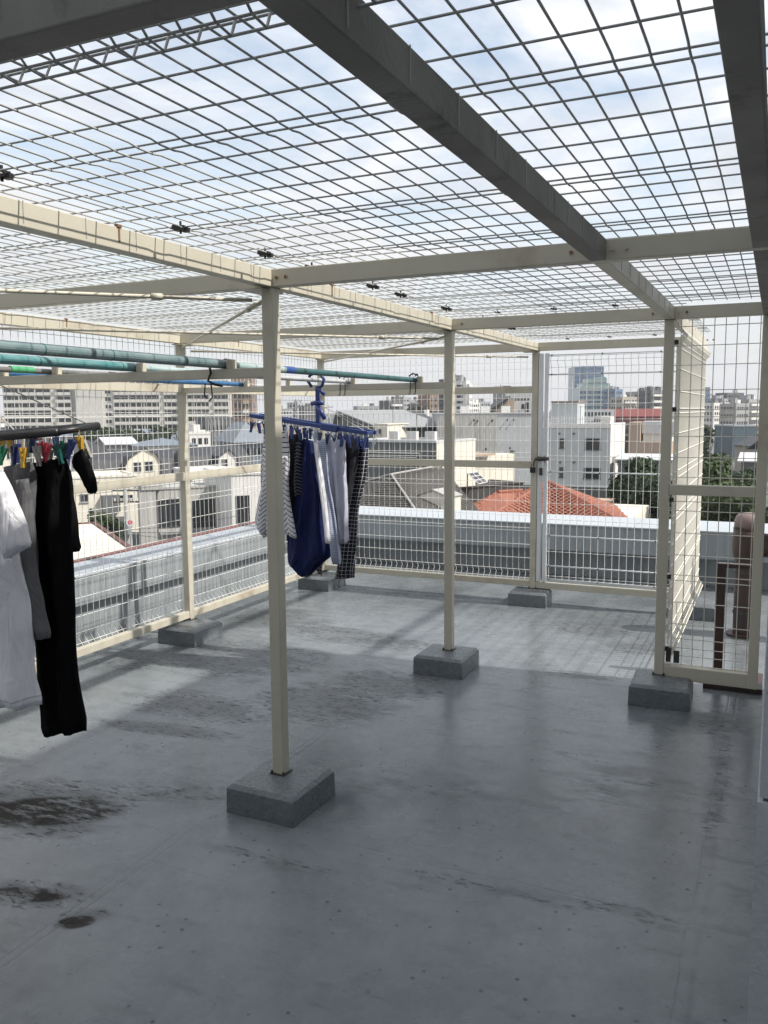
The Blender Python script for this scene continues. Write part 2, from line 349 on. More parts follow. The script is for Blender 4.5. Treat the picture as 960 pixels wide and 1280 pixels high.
# roof mesh
pairs = [-1.745, -1.325, -.66, -.123, .50, 1.13, 1.68, 2.30, 2.90, 3.50]
xw = []                                   # y of every cross wire
for i, q in enumerate(pairs):
    xw += [q-.021, q+.021]
    if i+1 < len(pairs):
        n_ = round((pairs[i+1]-q)/.125); xw += [q + (pairs[i+1]-q)*k/n_ for k in range(1, n_)]
xw += [3.62, 3.74, 3.86]
def roofz(y):
    z = 0
    for q, a in [(pairs[0], .0)] + [(q, .004) for q in pairs[1:]]:
        d = abs(y-q)
        if d < .05: z = -a*min(1, (.05-d)/.028)
    return z
RZ = 2.150
prof = [-1.90]
for q in pairs: prof += [q-.05, q-.022, q+.022, q+.05]
prof += [3.92]
seams = [XL-.02, -1.02, .118, 1.20, 1.765]
for i, (a, b_) in enumerate(zip(seams[:-1], seams[1:])):
    for (y0, y1) in ((-1.9, 0.02), (.02, 1.96), (1.96, 3.92)):
        if a > 1.1 and y0 > 1.9: b2 = 1.29
        else: b2 = b_
        m = MB(); x = a+.012; dz = .004*(i % 2)
        pr_ = sorted(set([y0]+[p for p in prof if y0 < p < y1]+[y1]))
        while x < b2-.005:
            jx = random.uniform(-.0015, .0015)
            m.tube([(x+jx, y, RZ+dz+roofz(y)) for y in pr_], .00225, 6, caps=False); x += .0575
        for y in xw:
            if y0 <= y < y1:
                near = min(abs(y-q) for q in pairs)
                m.tube([(a-.004, y, RZ+dz+.0042+roofz(y)), (b2+.004, y+random.uniform(-.003, .003), RZ+dz+.0042+roofz(y))], .00225, 6, caps=False)
        m.build('roof_mesh', WIRE, cg, smooth=True)['label'] = 'grey welded wire roof panel'
for i, (a, b_) in enumerate(zip(seams[:-1], seams[1:])):
    m = MB()
    m.tube([(a, -1.80, RZ-.030), (b_, -1.80, RZ-.030)], .0024, 6, caps=False); m.tube([(a, -1.765, RZ-.034), (b_, -1.765, RZ-.034)], .0024, 6, caps=False)
    x = a+.012
    while x < b_-.005:
        m.tube([(x, -1.745, RZ), (x+.004, -1.765, RZ-.034), (x+.004, -1.80, RZ-.030), (x, -1.83, RZ)], .00225, 6, caps=False); x += .0575
    m.build('bent_edge', WIRE, cg, smooth=True)
def clip(x, y, z, s=1):
    m = MB(); m.box(x-.018*s, x+.018*s, y-.010*s, y+.010*s, z-.006*s, z+.008*s); m.box(x-.028*s, x-.010*s, y-.006*s, y+.006*s, z+.001, z+.013*s); m.box(x+.012*s, x+.03*s, y-.006*s, y+.006*s, z-.012*s, z+.001)
    m.tube([(x, y, z-.014*s), (x, y, z+.022*s)], .004*s, 6)
    m.build('mesh_clip', BLACK, cg)
for y in (-1.327, -.679, -.216, .112, .653, .959, 1.571, 2.2, 2.8): clip(.118, y, RZ-.004)
for x in (.3, .62, .95): clip(x, 1.9, RZ, .6); clip(x-.05, 3.87, RZ, .6)
# side meshes: vertical panels. axis 'x' or 'y'
def side_mesh(ax, c, a0, a1, z0, z1, pitch, hz, folds, bul, m_, r=.0019, first=None):
    m = MB(); zs = [z0]
    for q, w in folds: zs += [q-.045, q, q+.045]
    zs = sorted(zs+[z1])
    def off(z):
        o = 0
        for q, w in folds:
            d = abs(z-q)
            if d < .045: o = w*(1-d/.045)
        return o*bul
    def P(a, z, e=0):
        o = c+off(z)+e
        return (a, o, z) if ax == 'x' else (o, a, z)
    a = a0 + (first if first is not None else pitch*.5)
    while a < a1:
        m.tube([P(a, z) for z in zs], r, 5, caps=False); a += pitch
    for z in hz:
        if z0 <= z <= z1: m.tube([P(a0, z, r*1.7*(1 if bul > 0 else -1)), P(a1, z, r*1.7*(1 if bul > 0 else -1))], r, 5, caps=False)
    return m.build('wire_panel', m_, cg, smooth=True)
hzl = [.232, .300, .40, .512, .623, .648, .75, .865, .985, 1.022, 1.12, 1.222, 1.262, 1.36, 1.47, 1.58, 1.605, 1.70, 1.82, 1.93, 1.985, 2.045]
folds = [(.266, .035), (2.015, .03)]
side_mesh('x', YR[3]+.028, XL+.02, -.02, .215, 2.066, .0505, hzl, folds[:1], 1, WIREW)
for a, b_ in zip(YR[:-1], YR[1:]):
    side_mesh('y', XL-.028, a+.02, b_-.02, .215, 2.066, .0505, hzl, folds[:1], -1, WIREW)
side_mesh('x', YR[2]+.028, X4+.02, X5-.02, .205, 2.066, .0545, [.215, .26, .305, .36, .44, .56, .68, .71, .82, .94, 1.06, 1.11, 1.16, 1.24, 1.345, 1.457, 1.56, 1.597, 1.70, 1.83, 1.93, 2.03], [(.28, .03)], 1, WIREC, first=.035, r=.0024)
side_mesh('y', X4+.034, YR[2]+.03, YR[3]+.06, .215, 2.10, .0455, [.235, .255, .275, .30, .33, .40, .512, .63, .655, .75, .865, .985, 1.022, 1.12, 1.222, 1.262, 1.36, 1.47, 1.58, 1.605, 1.70, 1.82, 1.93, 1.96, 1.985, 2.01, 2.045], [(.28, .035), (2.0, .035)], 1, WIREC, r=.0027)
for z in (.30, .70, 1.12, 1.6, 1.95): MB().box(X4+h, X4+h+.02, YR[2]+.01, YR[2]+.03, z-.012, z+.012).build('panel_clamp', DARKST, cg)
MB().box(X4+h+.004, X4+h+.03, YR[2]+.03, YR[2]+.06, .222, .30).build('panel_clamp', DARKST, cg)
MB().box(X4+h+.045, X4+h+.075, YR[2]+.026, YR[2]+.034, .222, .29).build('panel_clamp', DARKST, cg)
# rust spots and wire ties on the lit beams
for x, ys in ((h+.0015, (-.84, .45, 1.6, 2.5)), (XL+h+.0015, (.9, 2.6))):
    for y in ys:
        MB().box(x-.001, x, y-.004, y+.003, ZT+.022, HB-.001).build('rust_streak', RUST, cg)
        MB().box(x-.010, x+.002, y-.009, y+.009, HB-.001, HB+.007).build('rusty_tie', RUST, cg)
for x in (0, XL, X4):
    for k in range(28):
        y = -1.8+k*.205+random.uniform(-.02, .02)
        if min(abs(y-q) for q in YR) > .05:
            MB().box(x+h, x+h+.0016, y-.0012, y+.0012, ZT+.010, HB).build('wire_tie', WIRE, cg)
# footings
def footing_mesh(w=.155, d=.16, hh=.114, ch=.016):
    m = MB(); P = []
    for (z, k) in ((0, 1.0), (hh-ch, .985), (hh, .985-ch/.155)):
        P.append([(sx*w*k, sy*d*k, z) for sx, sy in ((-1, -1), (1, -1), (1, 1), (-1, 1))])
    m.v = [Vector(q) for r in P for q in r]
    for r in range(2):
        for j in range(4): m.f.append((r*4+j, r*4+(j+1) % 4, r*4+4+(j+1) % 4, r*4+4+j))
    m.f.append((8, 9, 10, 11)); m.f.append((3, 2, 1, 0))
    return m.data('footing', FOOT)
FM = footing_mesh()
def bevelled(o, w=.0025):
    md = o.modifiers.new('bevel', 'BEVEL'); md.width = w; md.segments = 2; return o
for (x, y, sx, lab) in ((.02, -.03, 1, 'large nearest grey footing block under the tall post in the foreground'),
                        (.0, 1.90, 1, 'grey footing block under the middle post, sunlit spot on its right side'),
                        (.0, 3.86, 1, 'grey footing block under the gate post at the far fence'),
                        (1.25, 1.86, 1, 'dark grey footing block under the right post beside the narrow panel'),
                        (-1.86, 1.84, 1, 'grey footing block under the left fence post, sunlit on top'),
                        (-1.88, 3.75, 1, 'grey footing block in the far corner below the navy laundry'),
                        (1.24, 3.93, 1.05, 'grey footing block with bright sunlit top behind the wire side panel')):
    o = bpy.data.objects.new('footing_block', FM); COL.objects.link(o); o.location = (x, y, FZ); o.scale = (sx, sx, 1)
    o.rotation_euler = (0, 0, random.uniform(-.03, .03)); bevelled(o)
    tag(o, lab, 'footing', 'grey footing blocks under the cage posts')
# ------------------------------------------------------------------ gate
g = thing('gate', 'white wire mesh gate closed between the far post and the corner post', 'gate', (.06, 3.9, .22))
yg = YR[3]-.004
for x0, x1 in ((.030, .062), (.078, .108)): MB().box(x0, x1, yg-.022, yg+.018, .222, 2.045).build('frame_post', WHITE, g, bevel=.004)
MB().box(1.165, 1.195, yg-.016, yg+.016, .235, 2.03).build('frame_post', WHITE, g, bevel=.004)
for z in (.245, .354, .60, 1.113, 1.879, 2.03):
    MB().tube([(.108, yg, z), (1.165, yg, z)], .0065 if z < 2 else .004, 8).build('frame_bar', WHITE, g, smooth=True)
    for x in (.13, .52, .95):
        MB().tube([(x, yg-.014, z), (x, yg+.01, z)], .006, 6).build('bolt', DARKST, g)
m = MB(); x = .125
while x < 1.16:
    m.tube([(x, yg+.008, .24), (x, yg+.008, 1.94), (x, yg-.03, 1.985), (x, yg+.008, 2.03)], .0021, 5, caps=False); x += .0555
for z in (.27, .47, .73, .86, .98, 1.24, 1.36, 1.49, 1.53, 1.65, 1.77, 1.935, 1.985, 2.02):
    m.tube([(.108, yg+.004 - (.03 if 1.96 < z < 2 else 0), z), (1.165, yg+.004 - (.03 if 1.96 < z < 2 else 0), z)], .0021, 5, caps=False)
m.build('wire_panel', WIREW, g, smooth=True)
m = MB(); m.tube([(.02, yg-.05, 1.215), (.10, yg-.05, 1.222)], .012, 10); m.tube([(.085, yg-.05, 1.222), (.128, yg-.052, 1.218)], [.017, .014], 10); m.box(.035, .10, yg-.05, yg-.022, 1.20, 1.235)
m.tube([(.02, yg-.05, 1.216), (.008, yg-.05, 1.19), (.004, yg-.045, 1.165)], .006, 8)
m.build('latch', DARKST, g, smooth=False)
MB().box(.048, .074, yg-.04, yg-.020, 1.085, 1.145).build('strike_plate', DARKST, g, bevel=.003)
k = thing('padlock', 'small black padlock hanging from the gate latch', 'padlock', (.005, yg-.045, 1.12))
MB().box(-.02, .022, yg-.058, yg-.034, 1.105, 1.150, Matrix.Translation((-.003, 0, 0))).build('lock_body', BLACK, k, bevel=.005)
m = MB(); m.tube([(-.012, yg-.046, 1.148), (-.012, yg-.046, 1.168), (-.002, yg-.046, 1.178), (.008, yg-.046, 1.168), (.008, yg-.046, 1.148)], .003, 8); m.build('shackle', DARKST, k, smooth=True)
# ------------------------------------------------------------------ brown vent pipe
BROWN = mat('brown_paint', (.060, .037, .034), .35, .12, 6, .1, 40)
vp = thing('vent_pipe', 'brown painted gooseneck vent pipe with rounded hood behind the narrow panel', 'vent pipe', (1.60, 3.45, 0))
MB().tube([(1.60, 3.45, FZ), (1.60, 3.45, .66)], .066, 20).build('riser', BROWN, vp, smooth=False)
MB().tube([(1.61, 3.45, .55), (1.61, 3.45, .58), (1.61, 3.45, .62), (1.61, 3.45, .68), (1.61, 3.45, .74), (1.61, 3.45, .785)], [.070, .088, .098, .101, .099, .096], 24).build('elbow', BROWN, vp, smooth=True)
MB().tube([(1.66, 3.45, .68), (2.7, 3.45, .66)], .082, 20).build('branch_pipe', BROWN, vp, smooth=True)
MB().tube([(1.61, 3.45, .785), (1.61, 3.45, .793)], .098, 24).build('collar', BROWN, vp)
MB().tube([(1.61, 3.45, .793), (1.61, 3.45, .845), (1.61, 3.45, .875), (1.61, 3.45, .893), (1.61, 3.45, .90)], [.093, .092, .080, .055, .015], 24).build('cap', mat('sky_lit_brown_paint', (.22, .16, .15), .35, .15, 8), vp, smooth=True)  # cap colour lightened to stand in for sky reflection
for z in (.20, .48): MB().tube([(1.60, 3.45, z), (1.60, 3.45, z+.02)], .071, 20).build('clamp', DARKST, vp)
MB().tube([(1.60, 3.45, FZ), (1.60, 3.45, FZ+.015)], .11, 20).build('base_flange', BROWN, vp)
bf = thing('brown_steel_stand', 'narrow dark brown steel stand on a low base behind the bottom rail', 'stand', (1.6, 2.4, 0))
MB().box(1.478, 1.526, 2.40, 2.45, FZ, .69).build('leg', BROWN, bf, bevel=.003)
MB().box(1.44, 1.745, 2.14, 2.46, FZ, .075).build('base', BROWN, bf, bevel=.004)
MB().box(1.478, 1.66, 2.40, 2.45, .69, .715).build('top_rail', BROWN, bf, bevel=.003)
# ------------------------------------------------------------------ laundry poles
def joint_mat(name, c1, c2, rough=.35, scale=2.0):
    m = bpy.data.materials.new(name); m.use_nodes = True; t = m.node_tree; b = t.nodes['Principled BSDF']
    tc = t.nodes.new('ShaderNodeTexCoord'); P = tc.outputs['Object']
    mp = t.nodes.new('ShaderNodeMapping'); mp.inputs['Scale'].default_value = (1, .5, 1); t.links.new(P, mp.inputs[0])
    nz = NOISE(t, mp.outputs[0], 14, 6, .7, .4)
    c = MIX(t, RAMP(t, nz, [(.4, 0.0), (.62, 1.0)]), c1, c2)
    t.links.new(c, b.inputs['Base Color']); b.inputs['Roughness'].default_value = rough; return m
TEAL = joint_mat('weathered_teal_vinyl', (.13, .20, .21), (.22, .29, .29)); TEAL2 = joint_mat('turquoise_vinyl', (.07, .22, .23), (.16, .30, .30))
MINT = joint_mat('pale_mint_vinyl', (.30, .42, .41), (.42, .50, .49)); DTEAL = joint_mat('deep_teal_vinyl', (.03, .10, .105), (.05, .13, .13))
BLUEP = joint_mat('blue_vinyl', (.03, .12, .27), (.05, .16, .32)); STEEL = joint_mat('stainless_pole', (.42, .42, .43), (.5, .5, .5), .3)
GREYP = joint_mat('dull_grey_pole', (.14, .14, .13), (.2, .2, .19)); NAVYT = joint_mat('blue_tape', (.03, .08, .3), (.04, .1, .35)); GREENP = joint_mat('green_cap', (.08, .35, .16), (.12, .4, .2))
def pole(label, x, segs, z=1.789):
    y0 = segs[0][0]
    q = thing('laundry_pole', label, 'laundry pole', (x, y0, z), 'laundry poles lying on the support bars')
    for (a, b_, r, m_, nm) in segs:
        MB().tube([(x, a+.0005, z-.018+r), (x, b_-.0005, z-.018+r)], r, 16).build(nm, m_, q, smooth=False)
        o = q.children[-1] if q.children else None
    for (a, b_, r, m_, nm) in segs:
        if nm == 'outer_tube':
            k = a+.15
            while k < b_-.05:
                MB().tube([(x, k, z-.018+r), (x, k+.004, z-.018+r)], r+.0008, 16).build('vinyl_seam', DTEAL, q); k += random.uniform(.25, .5)
    return q
pole('longest teal laundry pole with a black end cap nearest the posts', -.22, [(-2.25, .01, .0180, TEAL, 'outer_tube'), (.01, .04, .0205, GREYP, 'collar'), (.04, .45, .0150, MINT, 'middle_tube'), (.45, .53, .0158, NAVYT, 'blue_tape'), (.53, 1.985, .0145, DTEAL, 'inner_tube'), (1.985, 2.02, .0175, BLACK, 'end_cap')])
pole('turquoise and steel laundry pole with a green tip carrying the blue peg hanger', -.665, [(-2.25, .0, .0180, TEAL2, 'outer_tube'), (.0, .40, .0145, MINT, 'middle_tube'), (.40, 1.96, .0120, STEEL, 'inner_tube'), (1.96, 2.02, .0135, GREENP, 'end_cap')])
pole('thin dull grey laundry pole with a green band and dark tip', -1.13, [(-2.25, -.22, .012, GREYP, 'outer_tube'), (-.22, -.10, .0145, GREENP, 'green_band'), (-.10, .36, .012, GREYP, 'inner_tube'), (.36, .40, .0135, BLACK, 'end_cap')])
pole('bright blue laundry pole farthest from the posts', -1.45, [(-2.25, .05, .0165, BLUEP, 'outer_tube'), (.05, 1.98, .014, BLUEP, 'inner_tube'), (1.98, 2.0, .0155, BLACK, 'end_cap')])
# black hooks / ties over the bars
def hook(x, y, z, label, n=2, s=1.0):
    q = thing('wire_hook', label, 'hook', (x, y, z))
    for k in range(n):
        xo = x + (k-(n-1)/2)*.034
        MB().tube([(xo, y-.03, z+.015), (xo, y-.012, z+.03*s), (xo, y+.012, z+.03*s), (xo, y+.03, z+.01), (xo, y-.022, z-.02), (xo+.004, y-.03, z-.06*s), (xo+.002, y-.032, z-.085*s), (xo-.008, y-.03, z-.09*s)], .003, 6).build('prong', BLACK, q, smooth=True)
    MB().tube([(x-.03, y-.01, z+.02*s), (x, y-.022, z+.034*s), (x+.03, y-.01, z+.02*s)], .004, 6).build('crossbar', BLACK, q, smooth=True)
    return q
hook(-.22, YR[2]-.01, 1.790, 'pair of black wire hooks at the end of the long teal pole')
hook(-.69, YR[2]-.01, 1.790, 'black wire hooks tied round the green tipped pole')
q = thing('cord_tie', 'black cord looped round the near support bar beside the tall post', 'cord tie', (-.27, 0, 1.75))
MB().tube([(-.33, -.01, 1.815), (-.27, -.03, 1.80), (-.262, -.03, 1.755), (-.275, -.032, 1.725), (-.245, -.03, 1.71), (-.23, .0, 1.705)], .005, 6).build('loop', BLACK, q, smooth=True)
MB().tube([(-.29, -.03, 1.715), (-.295, -.03, 1.67), (-.285, -.03, 1.655)], .003, 6).build('tail', BLACK, q, smooth=True)
MB().tube([(-.262, -.03, 1.715), (-.258, -.03, 1.66), (-.275, -.03, 1.645)], .003, 6).build('tail', BLACK, q, smooth=True)
#@@PART2
# ------------------------------------------------------------------ peg hangers
BLUEPL = mat('blue_plastic', (.028, .052, .20), .35, .1); NAVY = mat('navy_plastic', (.02, .035, .13), .35, .1)
PEGC = {'yellow': mat('yellow_plastic', (.62, .36, .04), .4, .1), 'green': mat('green_plastic', (.03, .28, .13), .4, .1), 'dark_green': mat('dark_green_plastic', (.01, .09, .07), .4, .1),
        'red': mat('red_plastic', (.28, .02, .04), .4, .1), 'grey': mat('grey_plastic', (.34, .33, .29), .45, .1), 'navy': NAVY, 'blue': BLUEPL, 'clear': mat('clear_plastic', (.5, .55, .6), .25, .1)}
CORD = mat('white_cord', (.55, .54, .52), .7, .1)
def peg_data(m_):
    m = MB()
    for s in (-1, 1):
        M = Matrix.Rotation(s*.16, 4, 'Y')
        m.box(-.004+s*.006, .004+s*.006, -.006, .006, -.034, .030, M)
        m.box(-.005+s*.0035, .005+s*.0035, -.0065, .0065, -.040, -.030, Matrix.Rotation(s*.05, 4, 'Y'))
    m.tube([(0, -.009, .0), (0, .009, .0)], .006, 8)
    m.tube([(0, 0, .0), (0, 0, .052)], .0018, 5)
    return m.data('clothespin', m_)
PEGD = {k: peg_data(v) for k, v in PEGC.items()}
def peg(root, p, c, tilt=0, s=1.0, rz=None):
    l = Vector(p) - ROOTLOC[root.name]
    o = share('clothespin', PEGD[c], root, l, (random.uniform(-.15, .15), tilt, rz if rz is not None else random.uniform(-.5, .5)), (s, s, s))
    o['label'] = {'clear': 'pale clear'}.get(c, c.replace('_', ' ')) + ' plastic clothespin'
    return o
bh = thing('peg_hanger', 'blue rectangular peg hanger hooked on the pole and full of shirts', 'peg hanger', (-.67, 1.559, 1.50))
def bz(x): return 1.584+(x+1.11)/.79*(1.481-1.584)
for yy in (-.055, .055):
    MB().box(-.395, .395, -.009, .009, -.013, .011, Matrix.Translation((-.715, 1.559+yy, bz(-.715))) @ Matrix.Rotation(.1297, 4, 'Y')).build('frame_bar', BLUEPL, bh, bevel=.004)
for x in (-1.09, -.90, -.53, -.34):
    MB().box(x-.008, x+.008, 1.505, 1.613, bz(x)-.009, bz(x)+.007).build('cross_bar', BLUEPL, bh, bevel=.003)
MB().box(-.055, .055, -.016, .016, -.02, .02, Matrix.Translation((-.56, 1.492, bz(-.56)-.002)) @ Matrix.Rotation(.1297, 4, 'Y')).build('lock_plate', BLUEPL, bh, bevel=.006)
MB().box(-.684, -.658, 1.549, 1.569, 1.535, 1.745).build('hook_stem', BLUEPL, bh, bevel=.004)
m = MB(); m.tube([(-.70, 1.54, 1.745), (-.722, 1.54, 1.775), (-.712, 1.54, 1.81), (-.68, 1.54, 1.826), (-.64, 1.54, 1.815), (-.618, 1.54, 1.785), (-.632, 1.54, 1.75), (-.66, 1.54, 1.735)], .009, 8)
m.tube([(-.665, 1.535, 1.745), (-.615, 1.535, 1.700)], .010, 8); m.build('hook', BLUEPL, bh, smooth=True)
MB().tube([(-.70, 1.535, 1.648), (-.66, 1.535, 1.655), (-.625, 1.535, 1.65)], .013, 8).build('collar', BLUEPL, bh, smooth=True)
MB().tube([(-.665, 1.53, 1.64), (-.635, 1.53, 1.60), (-.612, 1.53, 1.56)], [.010, .015, .012], 8).build('grip', BLUEPL, bh, smooth=True)
for x, yy in ((-1.08, -.05), (-1.08, .05), (-.35, -.05), (-.35, .05)):
    MB().tube([(-.67, 1.555, 1.65), (x, 1.559+yy, bz(x)+.01)], .0018, 5).build('cord', CORD, bh)
random.seed(3)
for k in range(17):
    x = -1.085+k*.0465
    for yy in (-.07, .06):
        if random.random() < .9: peg(bh, (x+random.uniform(-.008, .008), 1.559+yy, bz(x)-.062), random.choice(['blue', 'blue', 'navy', 'blue', 'clear']), random.uniform(-.3, .3), .9)
kh = thing('peg_hanger', 'black tubular peg hanger at the left edge with mixed coloured clothespins', 'peg hanger', (-.66, -.9, 1.53))
def kz(x): return 1.535+(x+.43)/.31*.018
for yy, dz in ((-.06, -.004), (.10, .010)):
    m = MB(); m.tube([(-1.15, -.9+yy, kz(-1.15)+dz), (-.66, -.9+yy, kz(-.66)+dz-.004), (-.125, -.9+yy, kz(-.125)+dz)], .0125, 12); m.build('frame_bar', BLACK, kh, smooth=True)
for x in (-.128, -.42, -.8, -1.15): MB().tube([(x, -.96, kz(x)-.004), (x, -.80, kz(x)+.010)], .010, 10).build('cross_bar', BLACK, kh, smooth=True)
for a in ((-.30, -.96), (-.15, -.80), (-1.1, -.96), (-1.1, -.80)):
    MB().tube([(-.66, -.9, 1.775), (a[0], a[1], kz(a[0])+.012)], .0019, 5).build('cord', CORD if a[1] < -.9 else GREYP, kh)
MB().tube([(-.64, -.9, 1.75), (-.645, -.9, 1.80), (-.665, -.9, 1.823), (-.69, -.9, 1.80)], .006, 8).build('hook', BLACK, kh, smooth=True)
for (u, v, c, t_, yy) in ((1, 558, 'yellow', .1, -.8), (3, 568, 'green', .4, -.96), (12, 553, 'yellow', 0, -.8), (17, 568, 'navy', 0, -.96), (22, 565, 'navy', -.1, -.94), (29, 570, 'yellow', .0, -.98), (41, 553, 'navy', .1, -.80), (47, 568, 'grey', -.05, -.96),
                          (53, 562, 'red', -.25, -.9), (59, 564, 'red', .3, -.9), (63, 568, 'grey', .5, -.84), (70, 556, 'navy', -.1, -.82), (73, 566, 'dark_green', -.3, -.92), (79, 562, 'dark_green', .3, -.88), (88, 560, 'navy', .35, -.9), (101, 556, 'yellow', .05, -.88), (107, 560, 'grey', -.5, -.85), (35, 556, 'grey', .2, -.8)):
    peg(kh, ony(u, v, yy), c, t_, .85, random.uniform(-.4, .4))
# ------------------------------------------------------------------ laundry
def cloth(name, col, var=.08, weave=400, stripe=None, col2=None, w=.5, grid=None, sheen=.15, rough=.85, trans=0):
    m = mat(name, col, rough, var, 9, .25, weave, spec=.08 if col[0] < .01 else .2, sheen=sheen)
    t = m.node_tree; b = t.nodes['Principled BSDF']
    bp0 = b.inputs['Normal'].links[0].from_node if b.inputs['Normal'].links else None
    tcw = t.nodes.new('ShaderNodeTexCoord'); mpw = t.nodes.new('ShaderNodeMapping'); mpw.inputs['Scale'].default_value = (1, 1, .3); t.links.new(tcw.outputs['Object'], mpw.inputs[0])
    bw = t.nodes.new('ShaderNodeBump'); bw.inputs['Strength'].default_value = .9; bw.inputs['Distance'].default_value = .02
    t.links.new(NOISE(t, mpw.outputs[0], 16, 3, .55, 1.2), bw.inputs['Height'])
    if bp0: t.links.new(bw.outputs[0], bp0.inputs['Normal'])
    if stripe or grid:
        tc = t.nodes.new('ShaderNodeTexCoord'); sp = t.nodes.new('ShaderNodeSeparateXYZ'); t.links.new(tc.outputs['UV'], sp.inputs[0])
        def band(o, per, w): return M_(t, 'LESS_THAN', M_(t, 'FRACT', M_(t, 'DIVIDE', o, per)), w)
        k = band(sp.outputs[1], stripe or grid, w)
        if grid: k = M_(t, 'MAXIMUM', k, band(sp.outputs[0], grid, w))
        src = b.inputs['Base Color'].links[0].from_socket
        t.links.new(MIX(t, k, src, col2), b.inputs['Base Color'])
    at_ = t.nodes.new('ShaderNodeAttribute'); at_.attribute_name = 'along'
    seam = M_(t, 'LESS_THAN', M_(t, 'ABSOLUTE', M_(t, 'SUBTRACT', at_.outputs['Fac'], .955)), .0035)
    src = b.inputs['Base Color'].links[0].from_socket
    t.links.new(MIX(t, M_(t, 'MULTIPLY', seam, .35), src, (.02, .02, .02)), b.inputs['Base Color'])
    return m
def garment(name, label, cat, m_, y, L, Rr, folds=3, amp=.012, th=.014, seed=1, rows=34, skew=0, parent=None, curl=0, group='clothes on the drying hangers'):
    """L, Rr: matching outline points (photo pixels) top to bottom, placed on the plane y"""
    rnd = random.Random(seed)
    Lw = [ony(u, v, y) for u, v in L]; Rw_ = [ony(u, v, y) for u, v in Rr]
    def samp(P, t):
        d = [0]
        for a, b_ in zip(P[:-1], P[1:]): d.append(d[-1]+(b_-a).length)
        s = t*d[-1]
        for i in range(len(P)-1):
            if s <= d[i+1]+1e-9:
                f = (s-d[i])/max(1e-6, d[i+1]-d[i]); p0 = P[max(i-1, 0)]; p1 = P[i]; p2 = P[i+1]; p3 = P[min(i+2, len(P)-1)]
                cr = .5*((2*p1)+(-p0+p2)*f+(2*p0-5*p1+4*p2-p3)*f*f+(-p0+3*p1-3*p2+p3)*f**3)
                return cr.lerp(p1.lerp(p2, f), .55)
        return P[-1]
    n = 36; V = []; F = []; UV = []
    ph = [rnd.uniform(0, 6.28) for _ in range(4)]; k1 = folds*rnd.uniform(.9, 1.1)
    for r in range(rows+1):
        t = r/rows; a = samp(Lw, t); b_ = samp(Rw_, t); mid = (a+b_)/2; hx = (b_-a)/2; w = hx.length
        env = min(1, t*6+.25)
        for j in range(n):
            q = 2*pi*j/n; cx = math.copysign(abs(cos(q))**.7, cos(q)); sy = math.copysign(abs(sin(q))**.9, sin(q))
            s = cx
            rip = 1.3*amp*env*(sin(k1*s*pi+ph[0]+.8*sin(t*4+ph[2])) + .45*sin(2.3*k1*s*pi+ph[1]+t*2.5) + .35*sin(9*t+ph[3]+3*s) + .3*abs(sin(2.9*k1*s*pi+ph[2]+1.5*t)) + .12*sin(31*t+7*s+ph[1])*sin(5*s+ph[0]))
            tt = th*(.35+.65*min(1, t*5))*(1 - .6*max(0, t-.96)/.04)
            edge = 1+.03*sin(14*t+ph[1])*(1 if w > .02 else 0)
            V.append(mid + hx*cx*edge + Vector((0, sy*tt + rip + curl*t*t, .003*sin(5*s*pi+ph[0])*t)))
            UV.append((s*w*(1 if sy > 0 else 1)+.5, V[-1].z + skew*abs(s)*w))
    for r in range(rows):
        for j in range(n): A = r*n+j; B_ = r*n+(j+1) % n; F.append((A, B_, B_+n, A+n))
    F.append(tuple(range(n))[::-1]); F.append(tuple(rows*n+j for j in range(n)))
    loc = sum(V, Vector())/len(V); loc.z = max(v.z for v in V)
    me = bpy.data.meshes.new(name)
    base = ROOTLOC.get(parent.name, Vector()) if parent else loc
    me.from_pydata([tuple(v-base) for v in V], [], F); me.materials.append(m_)
    uvl = me.uv_layers.new(name='UVMap')
    for lp in me.loops: uvl.data[lp.index].uv = UV[lp.vertex_index]
    al = me.attributes.new('along', 'FLOAT', 'POINT'); al.data.foreach_set('value', [i//n/rows for i in range(len(V))])
    me.polygons.foreach_set('use_smooth', [True]*len(me.polygons)); me.update()
    o = bpy.data.objects.new(name, me); COL.objects.link(o)
    if parent: o.parent = parent
    else: o.location = base; tag(o, label, cat)
    ROOTLOC[o.name] = base
    return o
WT = cloth('white_cotton', (.80, .80, .84)); GT = cloth('grey_jersey', (.13, .13, .135)); BK = cloth('black_cotton', (.006, .006, .007), sheen=0, rough=.95)
LAV = cloth('pale_lilac_cotton', (.50, .51, .62)); DNAV = cloth('navy_cotton', (.010, .018, .085), sheen=.1); DK = cloth('charcoal_cotton', (.018, .018, .026), sheen=.05)
LBL = cloth('pale_blue_striped_cotton', (.30, .34, .48), stripe=.011, col2=(.5, .53, .62), w=.4)
STR = cloth('white_black_striped_jersey', (.74, .74, .77), stripe=.029, col2=(.015, .015, .02), w=.2)
CHK = cloth('black_white_check_cotton', (.014, .013, .018), grid=.0235, col2=(.55, .55, .6), w=.10)
PAT = cloth('black_figured_cotton', (.012, .012, .02), stripe=.02, col2=(.16, .16, .24), w=.25)
SOLE = cloth('small_print_cotton', (.02, .02, .025), grid=.02, col2=(.25, .25, .25), w=.3)
